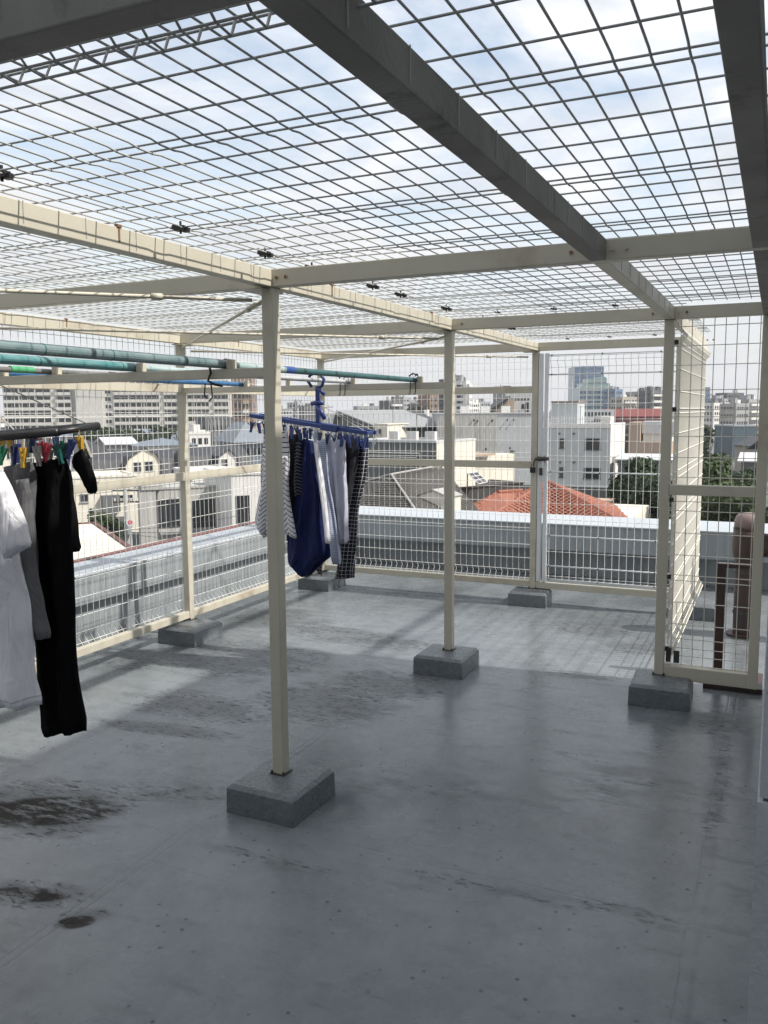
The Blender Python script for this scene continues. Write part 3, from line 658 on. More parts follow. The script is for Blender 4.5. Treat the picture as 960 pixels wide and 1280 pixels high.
# left hanger
g1 = garment('tee_shirt', 'white short sleeved T-shirt hanging at the left edge of the photo', 'T-shirt', WT, -1.04, [(-70, 590), (-74, 690), (-66, 780), (-60, 886)], [(2, 586), (14, 680), (30, 780), (43, 884)], 2.5, .014, .03, 2)
s1 = garment('sleeve', None, None, WT, -1.07, [(-6, 592), (-2, 650), (4, 700)], [(4, 590), (22, 640), (36, 683)], 1, .004, .026, 5, rows=14, parent=g1)
garment('jumper', 'grey long sleeved top between the white T-shirt and the black trousers', 'top', GT, -.96, [(4, 584), (6, 660), (14, 740), (20, 770)], [(38, 577), (37, 640), (43, 740), (50, 762)], 2, .010, .022, 8)
g2 = [o for o in bpy.data.objects if o.name.startswith('jumper')][0]
garment('sleeve', None, None, GT, -.985, [(20, 600), (24, 700), (32, 770), (40, 800)], [(36, 598), (41, 700), (52, 765), (61, 797)], 1.2, .006, .02, 11, rows=24, parent=g2)
g3 = garment('trousers', 'long black trousers reaching lowest of the laundry on the left', 'trousers', BK, -.90, [(35, 580), (36, 660), (41, 740), (44, 820), (53, 921)], [(80, 572), (82, 650), (86, 740), (95, 840), (104, 914)], 2.2, .012, .026, 4, rows=44)
garment('black_shirt', 'black shirt behind the trousers with its sleeve end hanging free', 'shirt', BK, -.82, [(58, 578), (66, 620), (76, 660), (81, 692)], [(82, 572), (84, 620), (90, 650), (96, 689)], 1.6, .008, .02, 6, rows=24)
garment('white_cloth', 'narrow pale lilac cloth pegged beside the black sock', 'cloth', LAV, -.80, [(80, 574), (78, 600), (73, 622), (80, 642)], [(88, 570), (87, 600), (86, 622), (84, 643)], 1, .004, .010, 9, rows=18)
garment('sock', 'small black sock hanging from a yellow clothespin', 'sock', BK, -.88, [(93, 568), (94, 584), (102, 598), (108, 612), (114, 617)], [(104, 561), (112, 576), (118, 594), (120, 606), (119, 615)], 1, .004, .016, 12, rows=20)
# right hanger
g4 = garment('striped_shirt', 'white shirt with thin black stripes hanging behind the tall post', 'shirt', STR, 1.50, [(329, 536), (328, 580), (327, 630), (328, 672)], [(360, 540), (360, 590), (360, 640), (361, 664)], 2.5, .008, .03, 3, rows=30)
garment('sleeve', None, None, STR, 1.47, [(329, 560), (328, 600), (322, 630), (318, 654)], [(336, 560), (336, 610), (333, 650), (330, 672)], 1, .004, .02, 5, rows=20, skew=-.9, parent=g4)
garment('sleeve', None, None, STR, 1.45, [(352, 570), (353, 620), (355, 650), (357, 668)], [(360, 570), (361, 620), (367, 650), (371, 673)], 1, .004, .02, 7, rows=20, skew=.9, parent=g4)
g5 = garment('black_blouse', 'black blouse with a figured sleeve next to the striped shirt', 'blouse', DK, 1.60, [(361, 544), (360, 590), (359, 640), (357, 676)], [(378, 541), (381, 590), (384, 640), (386, 672)], 2, .010, .03, 14)
garment('sleeve', None, None, PAT, 1.55, [(370, 552), (368, 580), (367, 605), (368, 622)], [(377, 552), (378, 580), (380, 605), (382, 618)], 1, .004, .018, 5, rows=20, skew=.4, parent=g5)
garment('navy_shirt', 'large navy blue shirt with a pointed hem, lowest hanging in the middle', 'shirt', DNAV, 1.56, [(379, 548), (372, 620), (360, 670), (357, 700), (360, 709), (381, 720)], [(392, 552), (403, 605), (411, 660), (415, 692), (403, 704), (386, 720)], 2.6, .016, .035, 21, rows=44)
garment('long_sleeved_shirt', 'pale blue finely striped long sleeved shirt beside the navy shirt', 'shirt', LBL, 1.46, [(396, 552), (399, 600), (408, 650), (416, 704)], [(407, 548), (412, 600), (420, 650), (426, 706)], 1.4, .008, .02, 31, rows=34)
garment('white_blouse', 'small white blouse with a straight cut sleeve end', 'blouse', WT, 1.43, [(392, 552), (398, 600), (403, 640), (406, 679)], [(398, 556), (404, 600), (409, 640), (414, 679)], 1, .005, .016, 33, rows=28)
garment('lilac_shirt', 'broad pale lilac shirt in sunlight on the blue hanger', 'shirt', LAV, 1.50, [(401, 549), (407, 590), (416, 640), (427, 679)], [(432, 550), (433, 590), (435, 640), (434, 678)], 2.2, .011, .03, 37, rows=34)
garment('charcoal_shirt', 'charcoal shirt squeezed between lilac shirt and checked trousers', 'shirt', DK, 1.60, [(431, 550), (432, 580), (432, 610), (430, 632)], [(447, 548), (446, 575), (441, 600), (434, 630)], 1.6, .008, .025, 41, rows=24)
garment('checked_trousers', 'black trousers with a white grid check at the right end of the blue hanger', 'trousers', CHK, 1.66, [(444, 548), (438, 590), (431, 630), (424, 680), (417, 724)], [(461, 548), (458, 590), (449, 640), (446, 680), (444, 722)], 1.5, .008, .028, 43, rows=40)
garment('printed_scarf', 'small dark printed cloth end hanging behind the navy shirt', 'scarf', SOLE, 1.72, [(393, 690), (394, 705), (398, 716)], [(404, 690), (404, 705), (402, 720)], 1, .003, .012, 45, rows=12)
#@@PART3
# ------------------------------------------------------------------ the town around
GLASS = mat('dark_window_glass', (.025, .03, .035), .12, .3, .8, spec=.8)
FRM = mat('window_frame', (.38, .38, .38), .5, .05); FRD = mat('dark_window_frame', (.06, .06, .065), .5, .05)
def wallm(name, c, st=.12): return mat(name, c, .85, .10, .5, streak=st)
BLD = []
class Bd:
    """a building whose street front runs from image column u0 (distance D0) to u1 (distance D1)"""
    def __init__(s, name, label, cat, u0, D0, u1, D1, vt, depth, m_, group=None, zb=None, body=True):
        if u1 < 350 and D0 < 250: D1 = D0*(1+.45*(u1-u0)/1064)
        A, B = at(u0, 520, D0), at(u1, 520, D1); s.A = Vector((A.x, A.y, 0)); B = Vector((B.x, B.y, 0))
        s.e = (B-s.A).normalized(); s.L = (B-s.A).length; s.n = Vector((-s.e.y, s.e.x, 0))
        if s.n.dot(Fw) < 0: s.n = -s.n
        s.depth = depth; s.m = m_; BLD.append(s)
        s.r = thing(name, label, cat, (s.A.x, s.A.y, GZ), group, math.atan2(s.e.y, s.e.x))
        s.h = at((u0+u1)/2, vt, (D0+D1)/2).z - GZ
        if body: s.box('wall', m_, 0, s.L, 0, depth, 0 if zb is None else zb, s.h)
    def px(s, u, v):
        r = ray(u, v); t = ((s.A-EYE).dot(s.n))/(r.dot(s.n)); P = EYE+r*t
        return (P-s.A).dot(s.e), P.z-GZ
    def box(s, name, m_, *b, bevel=0): return MB().box(*b).build(name, m_, s.r, local=True)
    def pbox(s, name, m_, u0, v0, u1, v1, y0, y1):
        a, za = s.px(u0, v1); b, zb = s.px(u1, v0); return s.box(name, m_, a, b, y0, y1, za, zb)
    def win(s, u0, v0, u1, v1, mull=1, fr=None, hm=0, sill=True):
        a, za = s.px(u0, v1); b, zb = s.px(u1, v0); s.winl(a, b, za, zb, mull, fr, hm, sill)
    def winl(s, a, b, za, zb, mull=1, fr=None, hm=0, sill=True):
        m = MB(); t = .05; y0 = -.06
        m.box(a, b, y0, .0, za, za+t); m.box(a, b, y0, 0, zb-t, zb); m.box(a, a+t, y0+.002, 0, za+t, zb-t); m.box(b-t, b, y0+.002, 0, za+t, zb-t)
        for k in range(mull): x = a+(b-a)*(k+1)/(mull+1); m.box(x-.03, x+.03, y0+.01, 0, za+t, zb-t)
        for k in range(hm): z = za+(zb-za)*(k+1)/(hm+1); m.box(a+t, b-t, y0+.012, 0, z-.02, z+.02)
        w = m.build('window', fr or FRM, s.r, local=True)
        MB().box(a+t, b-t, -.012, .0, za+t, zb-t).build('pane', GLASS, w, local=True)
        if sill: MB().box(a-.06, b+.06, -.14, -.001, za-.06, za-.002).build('sill', fr or FRM, w, local=True)
    def rim(s, m_=None, hh=.5, t=.25, name='parapet'):
        m = MB(); L, d, z = s.L, s.depth, s.h
        m.box(-.08, L+.08, -.08, t, z+.002, z+hh); m.box(-.08, L+.08, d-t, d+.08, z+.002, z+hh); m.box(-.08, t, t, d-t, z+.002, z+hh); m.box(L-t, L+.08, t, d-t, z+.002, z+hh)
        m.build(name, m_ or s.m, s.r, local=True)
    def gable(s, m_, rise, over=.4, axis='x', name='roof', t=.15, z=None):
        L, d = s.L, s.depth; z = (s.h if z is None else z)+.003; m = MB()
        if axis == 'x':
            m.prism([(-over, z), (d/2, z+rise), (d+over, z), (d+over, z+t), (d/2, z+rise+t*1.2), (-over, z+t)], -over, L+over, 0)
            MB().prism([(0, z), (d, z), (d/2, z+rise-.02)], .02, L-.02, 0).build('gable_wall', s.m, s.r, local=True, fixn=True)
        else:
            m.prism([(-over, z), (L/2, z+rise), (L+over, z), (L+over, z+t), (L/2, z+rise+t*1.2), (-over, z+t)], -over, d+over, 1)
            MB().prism([(0, z), (L, z), (L/2, z+rise-.02)], .02, d-.02, 1).build('gable_wall', s.m, s.r, local=True, fixn=True)
        m.build(name, m_, s.r, local=True, fixn=True)
    def hip(s, m_, rise, over=.5, name='roof', z=None):
        L, d = s.L, s.depth; z = (s.h if z is None else z)+.004; i = min(L, d)/2; m = MB()
        a = [(-over, -over, z), (L+over, -over, z), (L+over, d+over, z), (-over, d+over, z)]
        b = [(i, d/2, z+rise), (L-i+.01, d/2, z+rise)] if L >= d else [(L/2, i, z+rise), (L/2, d-i+.01, z+rise)]
        m.poly([a[0], a[1], b[1] if L >= d else b[0], b[0]] if L >= d else [a[0], a[1], b[0]])
        m.poly([a[2], a[3], b[0], b[1]] if L >= d else [a[2], a[3], b[1]])
        m.poly([a[1], a[2], b[1]] if L >= d else [a[1], a[2], b[1], b[0]])
        m.poly([a[3], a[0], b[0]] if L >= d else [a[3], a[0], b[0], b[1]])
        m.poly(a[::-1]); m.build(name, m_, s.r, local=True, fixn=True)
    def bands(s, rows, cols, z0, z1, m_=None, wf=.6, hf=.45, side=True, margin=.06, proud=.05):
        m = MB(); L, d = s.L, s.depth
        for r in range(rows):
            za = z0+(z1-z0)*(r+.5-hf/2)/rows; zb = z0+(z1-z0)*(r+.5+hf/2)/rows
            for c in range(cols):
                w = L*(1-2*margin)/cols; a = L*margin+w*(c+.5-wf/2); m.box(a, a+w*wf, -proud, .0, za, zb)
            if side:
                nc = max(1, int(cols*d/L))
                for c in range(nc):
                    w = d*(1-2*margin)/nc; a = d*margin+w*(c+.5-wf/2); m.box(L, L+proud, a, a+w*wf, za, zb); m.box(-proud, 0, a, a+w*wf, za, zb)
        tag(m.build('window_rows', m_ or GLASS, s.r, local=True), kind='stuff')
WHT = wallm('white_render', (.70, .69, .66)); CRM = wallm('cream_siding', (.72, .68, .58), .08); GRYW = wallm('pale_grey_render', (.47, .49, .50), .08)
CONC = wallm('rough_concrete', (.46, .455, .43), .3); DGR = wallm('dark_grey_cladding', (.14, .15, .15)); TAN = wallm('tan_render', (.46, .36, .28)); BRN = wallm('brown_tiles', (.26, .19, .15))
SLATE = mat('dark_slate_roof', (.045, .048, .055), .6, .2, 3, .4, 30); SLB = mat('blue_grey_roof', (.16, .19, .23), .55, .15, 2); RED = mat('dark_red_roof', (.17, .035, .03), .6, .15, 1)
LGT = mat('pale_metal_roof', (.55, .56, .57), .4, .08, 1); MIDG = wallm('mid_grey_render', (.27, .28, .29)); SHING = mat('grey_brown_shingle', (.06, .056, .050), .85, .3, 6, .4, 30)
DANW = wallm('danchi_concrete', (.58, .57, .53), .1)
# 1 long housing slab
b = Bd('housing_slab', 'very long grey apartment slab with rows of balconies across the left horizon', 'apartment building', 5, 318, 289, 330, 474, 10, DANW)
fl = 2.80; ztop = b.h; nfl = 9
def balc():
    w = 5.5; m = MB(); m.box(0, w, -1.25, -1.13, 0, 1.12); m.box(0, w, -1.13, 0, -.12, 0); m.box(w, w+.18, -1.3, 0, -.12, 2.6); return m.data('balcony', DANW)
def wins():
    m = MB(); m.box(.2, 2.55, -.03, 0, .1, 2.5); m.box(2.9, 5.3, -.03, 0, .1, 2.5); return m.data('window', GLASS)
BD, WD = balc(), wins()
def bay(x, z): 
    share('window', WD, b.r, (x, 0, z)); share('balcony', BD, b.r, (x, 0, z))
uA = b.px(92, 500)[0]; uB = b.px(142, 500)[0]
for k in range(nfl):
    z = ztop-.4-fl*(k+1)
    x = .3; c = 0
    while x+5.5 < uA: bay(x, z); x += 5.68 + (1.6 if c % 3 == 2 else 0); c += 1
    x = uB; c = 0
    while x+5.5 < b.L: bay(x, z); x += 5.68 + (1.6 if c % 3 == 2 else 0); c += 1
a0 = b.px(96, 500)[0]; a1 = b.px(128, 500)[0]
b.box('stair_tower', DANW, a0, a1, -2.2, 0, 0, ztop+1.0)
m = MB()
for k in range(nfl): z = ztop-.4-fl*(k+1); q = b.px(132, 500)[0]; m.box(q-.1, q+1.9, -.04, 0, z+.6, z+1.9)
tag(m.build('stair_window', GLASS, b.r, local=True), kind='stuff')
# brown tower right of slab
b = Bd('brown_tower', 'brown tiled residential tower at the right end of the long slab', 'tower', 290, 262, 316, 262, 473, 10, BRN)
for k in range(9):
    z = b.h-2-k*2.9
    b.box('balcony', WHT if k % 2 else TAN, b.L*.55, b.L*.8, -.9, 0, z, z+1.1)
b.bands(9, 4, b.h-27, b.h-1)
# dark buildings and roofs below the slab
for nm, lb, u0, u1, D, vt, m_, rise, rm in (
    ('dark_block', 'dark glazed block rising behind the small white dormer', 258, 292, 170, 524, DGR, 0, None),
    ('slate_house', 'blue grey roofed house at the foot of the brown tower', 294, 330, 105, 553, SLB, 2.5, SLB),
    ('white_block', 'white stepped block above the slate roofs, left of the dark block', 236, 262, 140, 543, WHT, 0, None),
    ('slate_house', 'wide house with pale blue grey metal roof behind the big dormer', 172, 246, 125, 557, WHT, 1.0, SLB),
    ('white_roofed_house', 'low house with a flat white roof above the mansard house', 132, 168, 128, 556, MIDG, .9, LGT),
    ('dark_roofed_house', 'dark roofed house partly behind the black sock', 92, 134, 112, 570, WHT, 2.0, SLATE),
    ('dark_roofed_house', 'dark roofed house between the trousers and the grey top', 40, 88, 118, 566, CRM, 2.0, SLATE),
    ('dark_roofed_house', 'dark roofed house seen left of the black trousers', -10, 38, 120, 560, CRM, 2.2, SLATE)):
    b = Bd(nm, lb, 'house' if 'house' in nm else 'building', u0, D, u1, D*1.02, vt, 9, m_)
    if rise:
        b.hip(rm, rise) if rm is not LGT else b.gable(rm, rise)
    else: b.rim(hh=.4)
    if nm == 'dark_block':
        m = MB()
        for k in range(7): m.box(.2+k*.75, .3+k*.75, -.15, 0, 2, b.h)
        m.build('mullion', GRYW, b.r, local=True)
        b.bands(4, 6, b.h-11, b.h-.5)
    elif nm == 'white_block': b.box('roof_room', WHT, 1, b.L*.6, 1, 5, b.h+.003, b.h+1.6); b.bands(2, 3, b.h-4.5, b.h)
    else: b.bands(1, 4, b.h-2.2, b.h-.2)
# mansard house with big dormer
def dormer(b, outline, dp, wall, roofm, wins):
    P = [b.px(*q) for q in outline]
    MB().prism(P, -.9, dp, 1).build('dormer', wall, b.r, local=True, fixn=True)
    cx_ = sum(p[0] for p in P)/len(P)
    m = MB()
    top = sorted(range(len(P)), key=lambda i: -P[i][1])
    for i in range(len(P)-1):
        (x0, z0), (x1, z1) = P[i], P[i+1]
        if abs(x1-x0) < .05 and abs(z1-z0) > .5 and max(z0, z1) < max(q[1] for q in P)-1.0: pass
        nx, nz = -(z1-z0), (x1-x0); l = math.hypot(nx, nz) or 1; nx, nz = nx/l*.12, nz/l*.12
        m.poly([(x0, -1.1, z0), (x1, -1.1, z1), (x1+nx, -1.1, z1+nz), (x0+nx, -1.1, z0+nz)])
        m.poly([(x0, -1.1, z0), (x1, -1.1, z1), (x1, dp, z1), (x0, dp, z0)]); m.poly([(x0+nx, -1.1, z0+nz), (x1+nx, -1.1, z1+nz), (x1+nx, dp, z1+nz), (x0+nx, dp, z0+nz)])
    m.build('dormer_roof', roofm, b.r, local=True)
    for w in wins:
        a, za = b.px(w[0], w[3]); c, zc = b.px(w[2], w[1]); mm = MB(); t = .07
        mm.box(a, c, -.98, -.9, za, za+t); mm.box(a, c, -.98, -.9, zc-t, zc); mm.box(a, a+t, -.978, -.9, za+t, zc-t); mm.box(c-t, c, -.978, -.9, za+t, zc-t); mm.box((a+c)/2-.03, (a+c)/2+.03, -.97, -.9, za+t, zc-t)
        o = mm.build('window', FRM, b.r, local=True); MB().box(a+t, c-t, -.915, -.9, za+t, zc-t).build('pane', GLASS, o, local=True)
b = Bd('mansard_house', 'cream house with dark mansard roof and a broad gambrel dormer with two windows', 'house', 118, 96, 236, 90, 612, 9, CRM)
z0 = b.h; z1 = b.px(177, 566)[1]
MB().prism([(-.3, z0+.003), (1.4, z1-.8), (4.5, z1+.2), (7.6, z1-.8), (9.3, z0+.003)], -.2, b.L+.2, 0).build('roof', SLATE, b.r, local=True, fixn=True)
dormer(b, [(155.5, 613), (155, 582), (160, 572), (178, 560), (193, 568), (198, 577), (198.5, 613)], 2.2, CRM, SLATE, [(165, 577, 174.5, 590), (179, 576, 189, 589)])
for k in range(16): x = .3+k*(b.L-.6)/15; MB().box(x-.02, x+.02, -.31, -.29, z0+.01, z0+.03).build('snow_guard', FRD, b.r, local=True)
for q in ((125, 620, 140, 634), (205, 618, 222, 632)): b.win(*q)
b = Bd('mansard_house', 'house with dark slate slopes and one small white gabled dormer', 'house', 237, 92, 312, 90, 598, 9, WHT)
z0 = b.h; z1 = b.px(270, 562)[1]
MB().prism([(-.3, z0+.003), (1.6, z1-.7), (4.5, z1+.2), (7.6, z1-.8), (9.3, z0+.003)], -.2, b.L+.2, 0).build('roof', SLATE, b.r, local=True, fixn=True)
dormer(b, [(270, 592), (270, 571), (282, 562), (293, 571), (293, 592)], 2, WHT, SLATE, [(274.5, 573, 282, 583)])
# concrete house and white house in front
b = Bd('concrete_house', 'flat roofed grey concrete house with two tall dark windows and a pillar', 'house', 193, 70, 284, 67, 611, 9, CONC)
b.win(199, 623.5, 224, 660, 3, FRD, sill=False); b.win(241.5, 623.5, 268, 660, 3, FRD, sill=False)
b.rim(CONC, .18, .3); b.pbox('pillar', CONC, 175, 612, 192, 700, -.8, -.02)
s0, zz_ = b.px(175, 612); b.box('canopy', CONC, s0-.05, .3, -.9, 4, zz_+.002, zz_+.35)
b.box('ledge', MIDG, 0, b.L, -.5, -.001, b.px(230, 666)[1], b.px(230, 663.5)[1])
b = Bd('white_house', 'plain white house wall with one tall narrow window right of the concrete house', 'house', 286.5, 68, 345, 66, 594, 9, WHT)
b.win(295.5, 619, 311.5, 654.5, 2, FRD, sill=False); b.rim(WHT, .15, .3)
b = Bd('white_roof_terrace', 'low white flat roofed upper storey above the concrete house', 'house', 238, 78, 300, 77, 592, 8, WHT); b.rim(WHT, .2)
b = Bd('cream_house', 'cream sided house with small square window behind the utility pole', 'house', 70, 86, 168, 82, 598, 8, CRM)
b.win(100, 617, 110, 628); b.win(87, 637, 91, 645, 0); b.win(148, 618, 166, 624, 1)
b.pbox('balcony', DGR, 127, 618, 148, 640, -.9, 0); b.pbox('porch', DGR, 126, 645, 158, 690, -.5, 0); b.rim(CRM, .2)
# flat neighbour roof just beyond the parapet
b = Bd('flat_roofed_house', 'low neighbour with a bright cream flat roof just over the left parapet', 'house', 20, 23, 172, 26, 707, 9, CRM); b.rim(wallm('brown_trim', (.12, .06, .05)), .05, .08)
for k in range(3): MB().tube([(.6, 1.5+k*2.2, b.h+.12), (b.L-.6, 1.7+k*2.2, b.h+.12)], .04, 8).build('roof_conduit', WHT, b.r, local=True)
MB().box(-2.76, -2.695, -4, 5.2, .40, .566).build('outer_flashing', mat('red_brown_flashing', (.20, .07, .055), .5), [o for o in bpy.data.objects if o.name == 'parapet_wall'][0])
# utility poles and cables
def upole(label, u, D, vt, arms=2):
    P = at(u, 520, D); z1 = at(u, vt, D).z; q = thing('utility_pole', label, 'utility pole', (P.x, P.y, GZ)); c = wallm('pole_concrete', (.32, .32, .31))
    MB().tube([(0, 0, 0), (0, 0, z1-GZ)], [.18, .11], 12).build('pole', c, q, local=True, smooth=True)
    rt = Rw.copy(); rt.z = 0
    for k in range(arms):
        z = z1-GZ-.4-k*.7; MB().tube([tuple(-rt*.8+Vector((0, 0, z))), tuple(rt*.8+Vector((0, 0, z)))], .05, 6).build('crossarm', DARKST, q, local=True)
        for s in (-.7, -.3, .3, .7): p_ = rt*s+Vector((0, 0, z+.05)); MB().tube([p_, p_+Vector((0, 0, .18))], .045, 8).build('insulator', WHT, q, local=True)
    MB().tube([(.28, -.2, z1-GZ-3.1), (.28, -.2, z1-GZ-2.2)], .22, 14).build('transformer', mat('transformer_grey', (.3, .32, .34), .5), q, local=True, smooth=False)
    return Vector((P.x, P.y, z1))
p1 = upole('concrete utility pole with transformer before the cream house', 153, 52, 606)
p2_ = upole('far utility pole standing among the roofs near the horizon', 411, 150, 506, 1)
def cable(a, b_, sag, label, r=.02, group='overhead cables between the houses'):
    a, b_ = Vector(a), Vector(b_); o = MB().tube([a.lerp(b_, t/12)-Vector((0, 0, sag*4*(t/12)*(1-t/12))) for t in range(13)], r, 5)
    me = o.data('overhead_cable', BLACK, off=a); ob = bpy.data.objects.new('overhead_cable', me); COL.objects.link(ob); ob.location = a; tag(ob, label, 'cable', group)
for k in range(3): cable(at(60, 652+k*7, 44), at(300, 676-k*16, 60), .3, ('thin black overhead cable, uppermost of three', 'thin black overhead cable, middle of three', 'thin black overhead cable, lowest of three')[k]+' slanting across the concrete house', .016)
for k in range(4): cable(at(55, 676+k*3, 30), at(186, 684+k*2.2, 32), .1, ('topmost', 'second', 'third', 'lowest')[k]+' thick black cable of the bundle over the cream flat roof', .045, 'bundled black cables')
q = thing('street_sign', 'small pink and white round street sign below the cables', 'sign', tuple(at(163, 700, 50)))
P = at(163, 653, 50); rr = Rw.normalized()
MB().tube([(P.x, P.y+.05, GZ), (P.x, P.y+.05, P.z+.3)], .04, 8).build('pole', GRYW, q)
MB().tube([P-Fw*.0, P-Fw*.04], .24, 20).build('disc', WHT, q); MB().tube([P-Fw*.041, P-Fw*.05], .14, 20).build('emblem', mat('pink_sign', (.6, .12, .15), .5), q)
# ---- middle distance
b = Bd('grey_warehouse', 'grey clad flat roofed building with white pipes on its wall', 'building', 440, 60, 545, 56, 553, 5.2, DGR); b.rim(LGT, .16, .3)
MB().box(b.L+.004, b.L+.06, 0, 5.2, 0, b.h).build('side_wall', CRM, b.r, local=True)
s0, z0 = b.px(458, 565); s1, _ = b.px(526, 565); _, z2 = b.px(526, 588); _, z3 = b.px(520, 572)
MB().tube([(s0, -.12, z0), (s1, -.12, z0), (s1, -.12, z2)], .05, 8).build('pipe', WHT, b.r, local=True); MB().tube([(s0, -.1, z3), (s1-.3, -.1, z3)], .035, 8).build('pipe', WHT, b.r, local=True)
for k in range(12): MB().box(k*b.L/12-.02, k*b.L/12+.02, -.03, 0, 0, b.h).build('cladding_seam', MIDG, b.r, local=True)
b = Bd('sloped_shed', 'grey building with long pale sloping roof left of the white terrace house', 'building', 418, 82, 470, 76, 536, 8, DGR)
MB().prism([(-.2, b.h+.003), (b.L*.1, b.h+1.5), (b.L+.4, b.h+.1), (b.L+.4, b.h+.003)], .3, 7.3, 1).build('gable_wall', DGR, b.r, local=True, fixn=True)
MB().prism([(-.4, b.h+.0), (b.L*.1, b.h+1.6), (b.L+.6, b.h+.1), (b.L+.6, b.h+.22), (b.L*.1, b.h+1.75), (-.4, b.h+.15)], -.2, 7.6, 1).build('roof', MIDG, b.r, local=True, fixn=True)
b = Bd('cream_annex', 'narrow cream annex beside the sloping roof', 'building', 468, 75, 484, 74.4, 531, 4, CRM); b.rim(CRM, .1); b.win(472, 536, 477, 543, 0)
b = Bd('white_terrace_house', 'white house with a row of small windows and a roof tank', 'house', 497, 110, 541, 108, 523, 8, WHT); b.rim(WHT, .25)
for q in ((507, 527, 511, 531), (515, 526.5, 519, 532), (519.5, 526.5, 524, 532), (524.5, 526.5, 529, 532)): b.win(*q, 0, sill=False)
P = b.px(526, 520); MB().tube([(P[0], 2, b.h+.003), (P[0], 2, b.h+1.1)], .35, 14).build('water_tank', WHT, b.r, local=True)
for k in range(5): b.pbox('stair_rail', WHT, 496, 541+k*2.2, 530, 541.7+k*2.2, -.5, -.46)
b = Bd('low_dark_house', 'dark low house under the white terrace house', 'house', 484, 92, 500, 91, 528, 6, SLATE); b.hip(SLATE, 1.2)
b = Bd('blank_walled_building', 'large building with long blank wall, rough concrete left and smooth grey right', 'building', 548, 76, 668, 76, 517.5, 10, GRYW)
b.pbox('concrete_facing', CONC, 549, 519, 622, 608, -.10, -.002); b.rim(GRYW, .12)
b.win(637.5, 563, 643.5, 575, 0, FRD); b.win(637.5, 598, 643, 605, 0, FRD)
for u, v in ((592, 525), (597, 526), (615, 525.5), (634, 525), (642, 525), (637, 560), (640, 596), (607, 561)):
    s0, z0 = b.px(u, v); MB().tube([(s0, -.22, z0), (s0, -.10, z0)], .09, 8).build('vent_cap', DARKST, b.r, local=True)
b = Bd('gabled_house', 'tan house end with a dark sloping roof edge above the blank wall', 'house', 606, 98, 646, 98, 519, 7, TAN)
P = [b.px(610, 518), b.px(636, 499), b.px(643, 499), b.px(643, 518)]
MB().prism(P, 0, 6, 1).build('gable_wall', TAN, b.r, local=True, fixn=True)
a, c = b.px(605, 520), b.px(637, 498)
MB().prism([a, c, (c[0], c[1]+.28), (a[0], a[1]+.28)], -.5, 6.4, 1).build('roof', SLATE, b.r, local=True, fixn=True)
b.win(636, 509, 638.5, 515, 0, FRD, sill=False)
b = Bd('grey_penthouse', 'pale grey block with narrow slits next to the tan gable', 'building', 643, 100, 668, 100, 501, 6, GRYW); b.win(652, 505, 655, 510, 0, FRD); b.win(657, 503, 661, 516, 0, FRD)
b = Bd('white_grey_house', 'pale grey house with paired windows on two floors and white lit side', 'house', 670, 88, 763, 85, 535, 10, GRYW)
b.rim(WHT, .42, .2); b.box('side_wall', WHT, b.L+.003, b.L+.07, 0, 10, 0, b.h)  # side wall white against grey front: sunlight put into the colours
for q in ((699.5, 548, 706, 560, 0), (731, 548, 751, 562, 1), (699, 584, 705, 596.5, 0), (729.5, 585, 750.5, 598, 1)): b.win(*q, FRD)
b.box('string_course', WHT, 0, b.L, -.05, -.001, b.px(700, 575.5)[1], b.px(700, 574.5)[1])
for u, v in ((699.5, 542), (717.5, 542), (700.5, 578), (717.5, 578)): s0, z0 = b.px(u, v); MB().tube([(s0, -.2, z0), (s0, 0, z0)], .1, 8).build('vent_cap', DARKST, b.r, local=True)
for k, z in enumerate((7.2, 4.2)):
    for j in range(2): b.box('air_conditioner', WHT, b.L+.09, b.L+.5, 1.5+j*3.2, 2.5+j*3.2, z, z+.7)
b.box('roof_room', GRYW, b.px(684, 510)[0], b.px(717, 510)[0], 2, 6, b.h+.003, b.h+2.6); b.box('roof_room_cap', BRN, b.px(683, 510)[0], b.px(718, 510)[0], 1.9, 6.1, b.h+2.604, b.h+2.75)
m = MB()
for k in range(24): x = b.px(684, 520)[0]+k*.27; m.box(x, x+.05, .4, .44, b.h+.43, b.h+1.2)
m.build('roof_railing', WHT, b.r, local=True); b.box('roof_screen', WHT, b.px(752, 520)[0], b.px(762, 520)[0], .6, 3, b.h+.003, b.h+1.1)
b = Bd('low_wall_block', 'dark grey garden wall and shed running below the white grey house', 'wall', 640, 70, 785, 66, 609, 2, DGR)
b = Bd('tan_outhouse', 'low tan wall between the orange roof and the dark tree', 'building', 745, 60, 806, 60, 631, 4, TAN)
b = Bd('shed_roofed_building', 'low building with a pale shed roof behind the trees beside the gate', 'building', 774, 84, 840, 82, 576, 4, DGR)
MB().prism([(-.3, b.h+.003), (4.3, b.h+.35), (4.3, b.h+.47), (-.3, b.h+.12)], -.3, b.L+.3, 0).build('roof', LGT, b.r, local=True, fixn=True)
b = Bd('tan_block', 'tan block with a recessed terrace right of the white grey house', 'building', 786, 112, 840, 110, 553, 8, TAN)
b.box('upper_storey', TAN, 0, b.L*.28, 0, 8, b.h, b.h+2.6); b.box('roof_room', WHT, b.L*.32, b.L, 1.5, 7, b.h+.003, b.h+1.1); b.box('roof', LGT, b.L*.30, b.L+.3, 1.2, 7.3, b.h+1.103, b.h+2.7)
b = Bd('narrow_dark_building', 'narrow dark building with glass balconies in the gap beside the tan block', 'building', 775, 118, 787, 118, 531, 6, DGR); b.bands(5, 1, b.h-14, b.h, GRYW, .9, .12)
b = Bd('red_roofed_hall', 'long low hall with dark red roof and a strip of windows', 'building', 764, 250, 836, 250, 521, 14, wallm('dull_red', (.22, .08, .07)))
b.gable(RED, 2.2); b.bands(1, 12, b.h-3.2, b.h-.5)
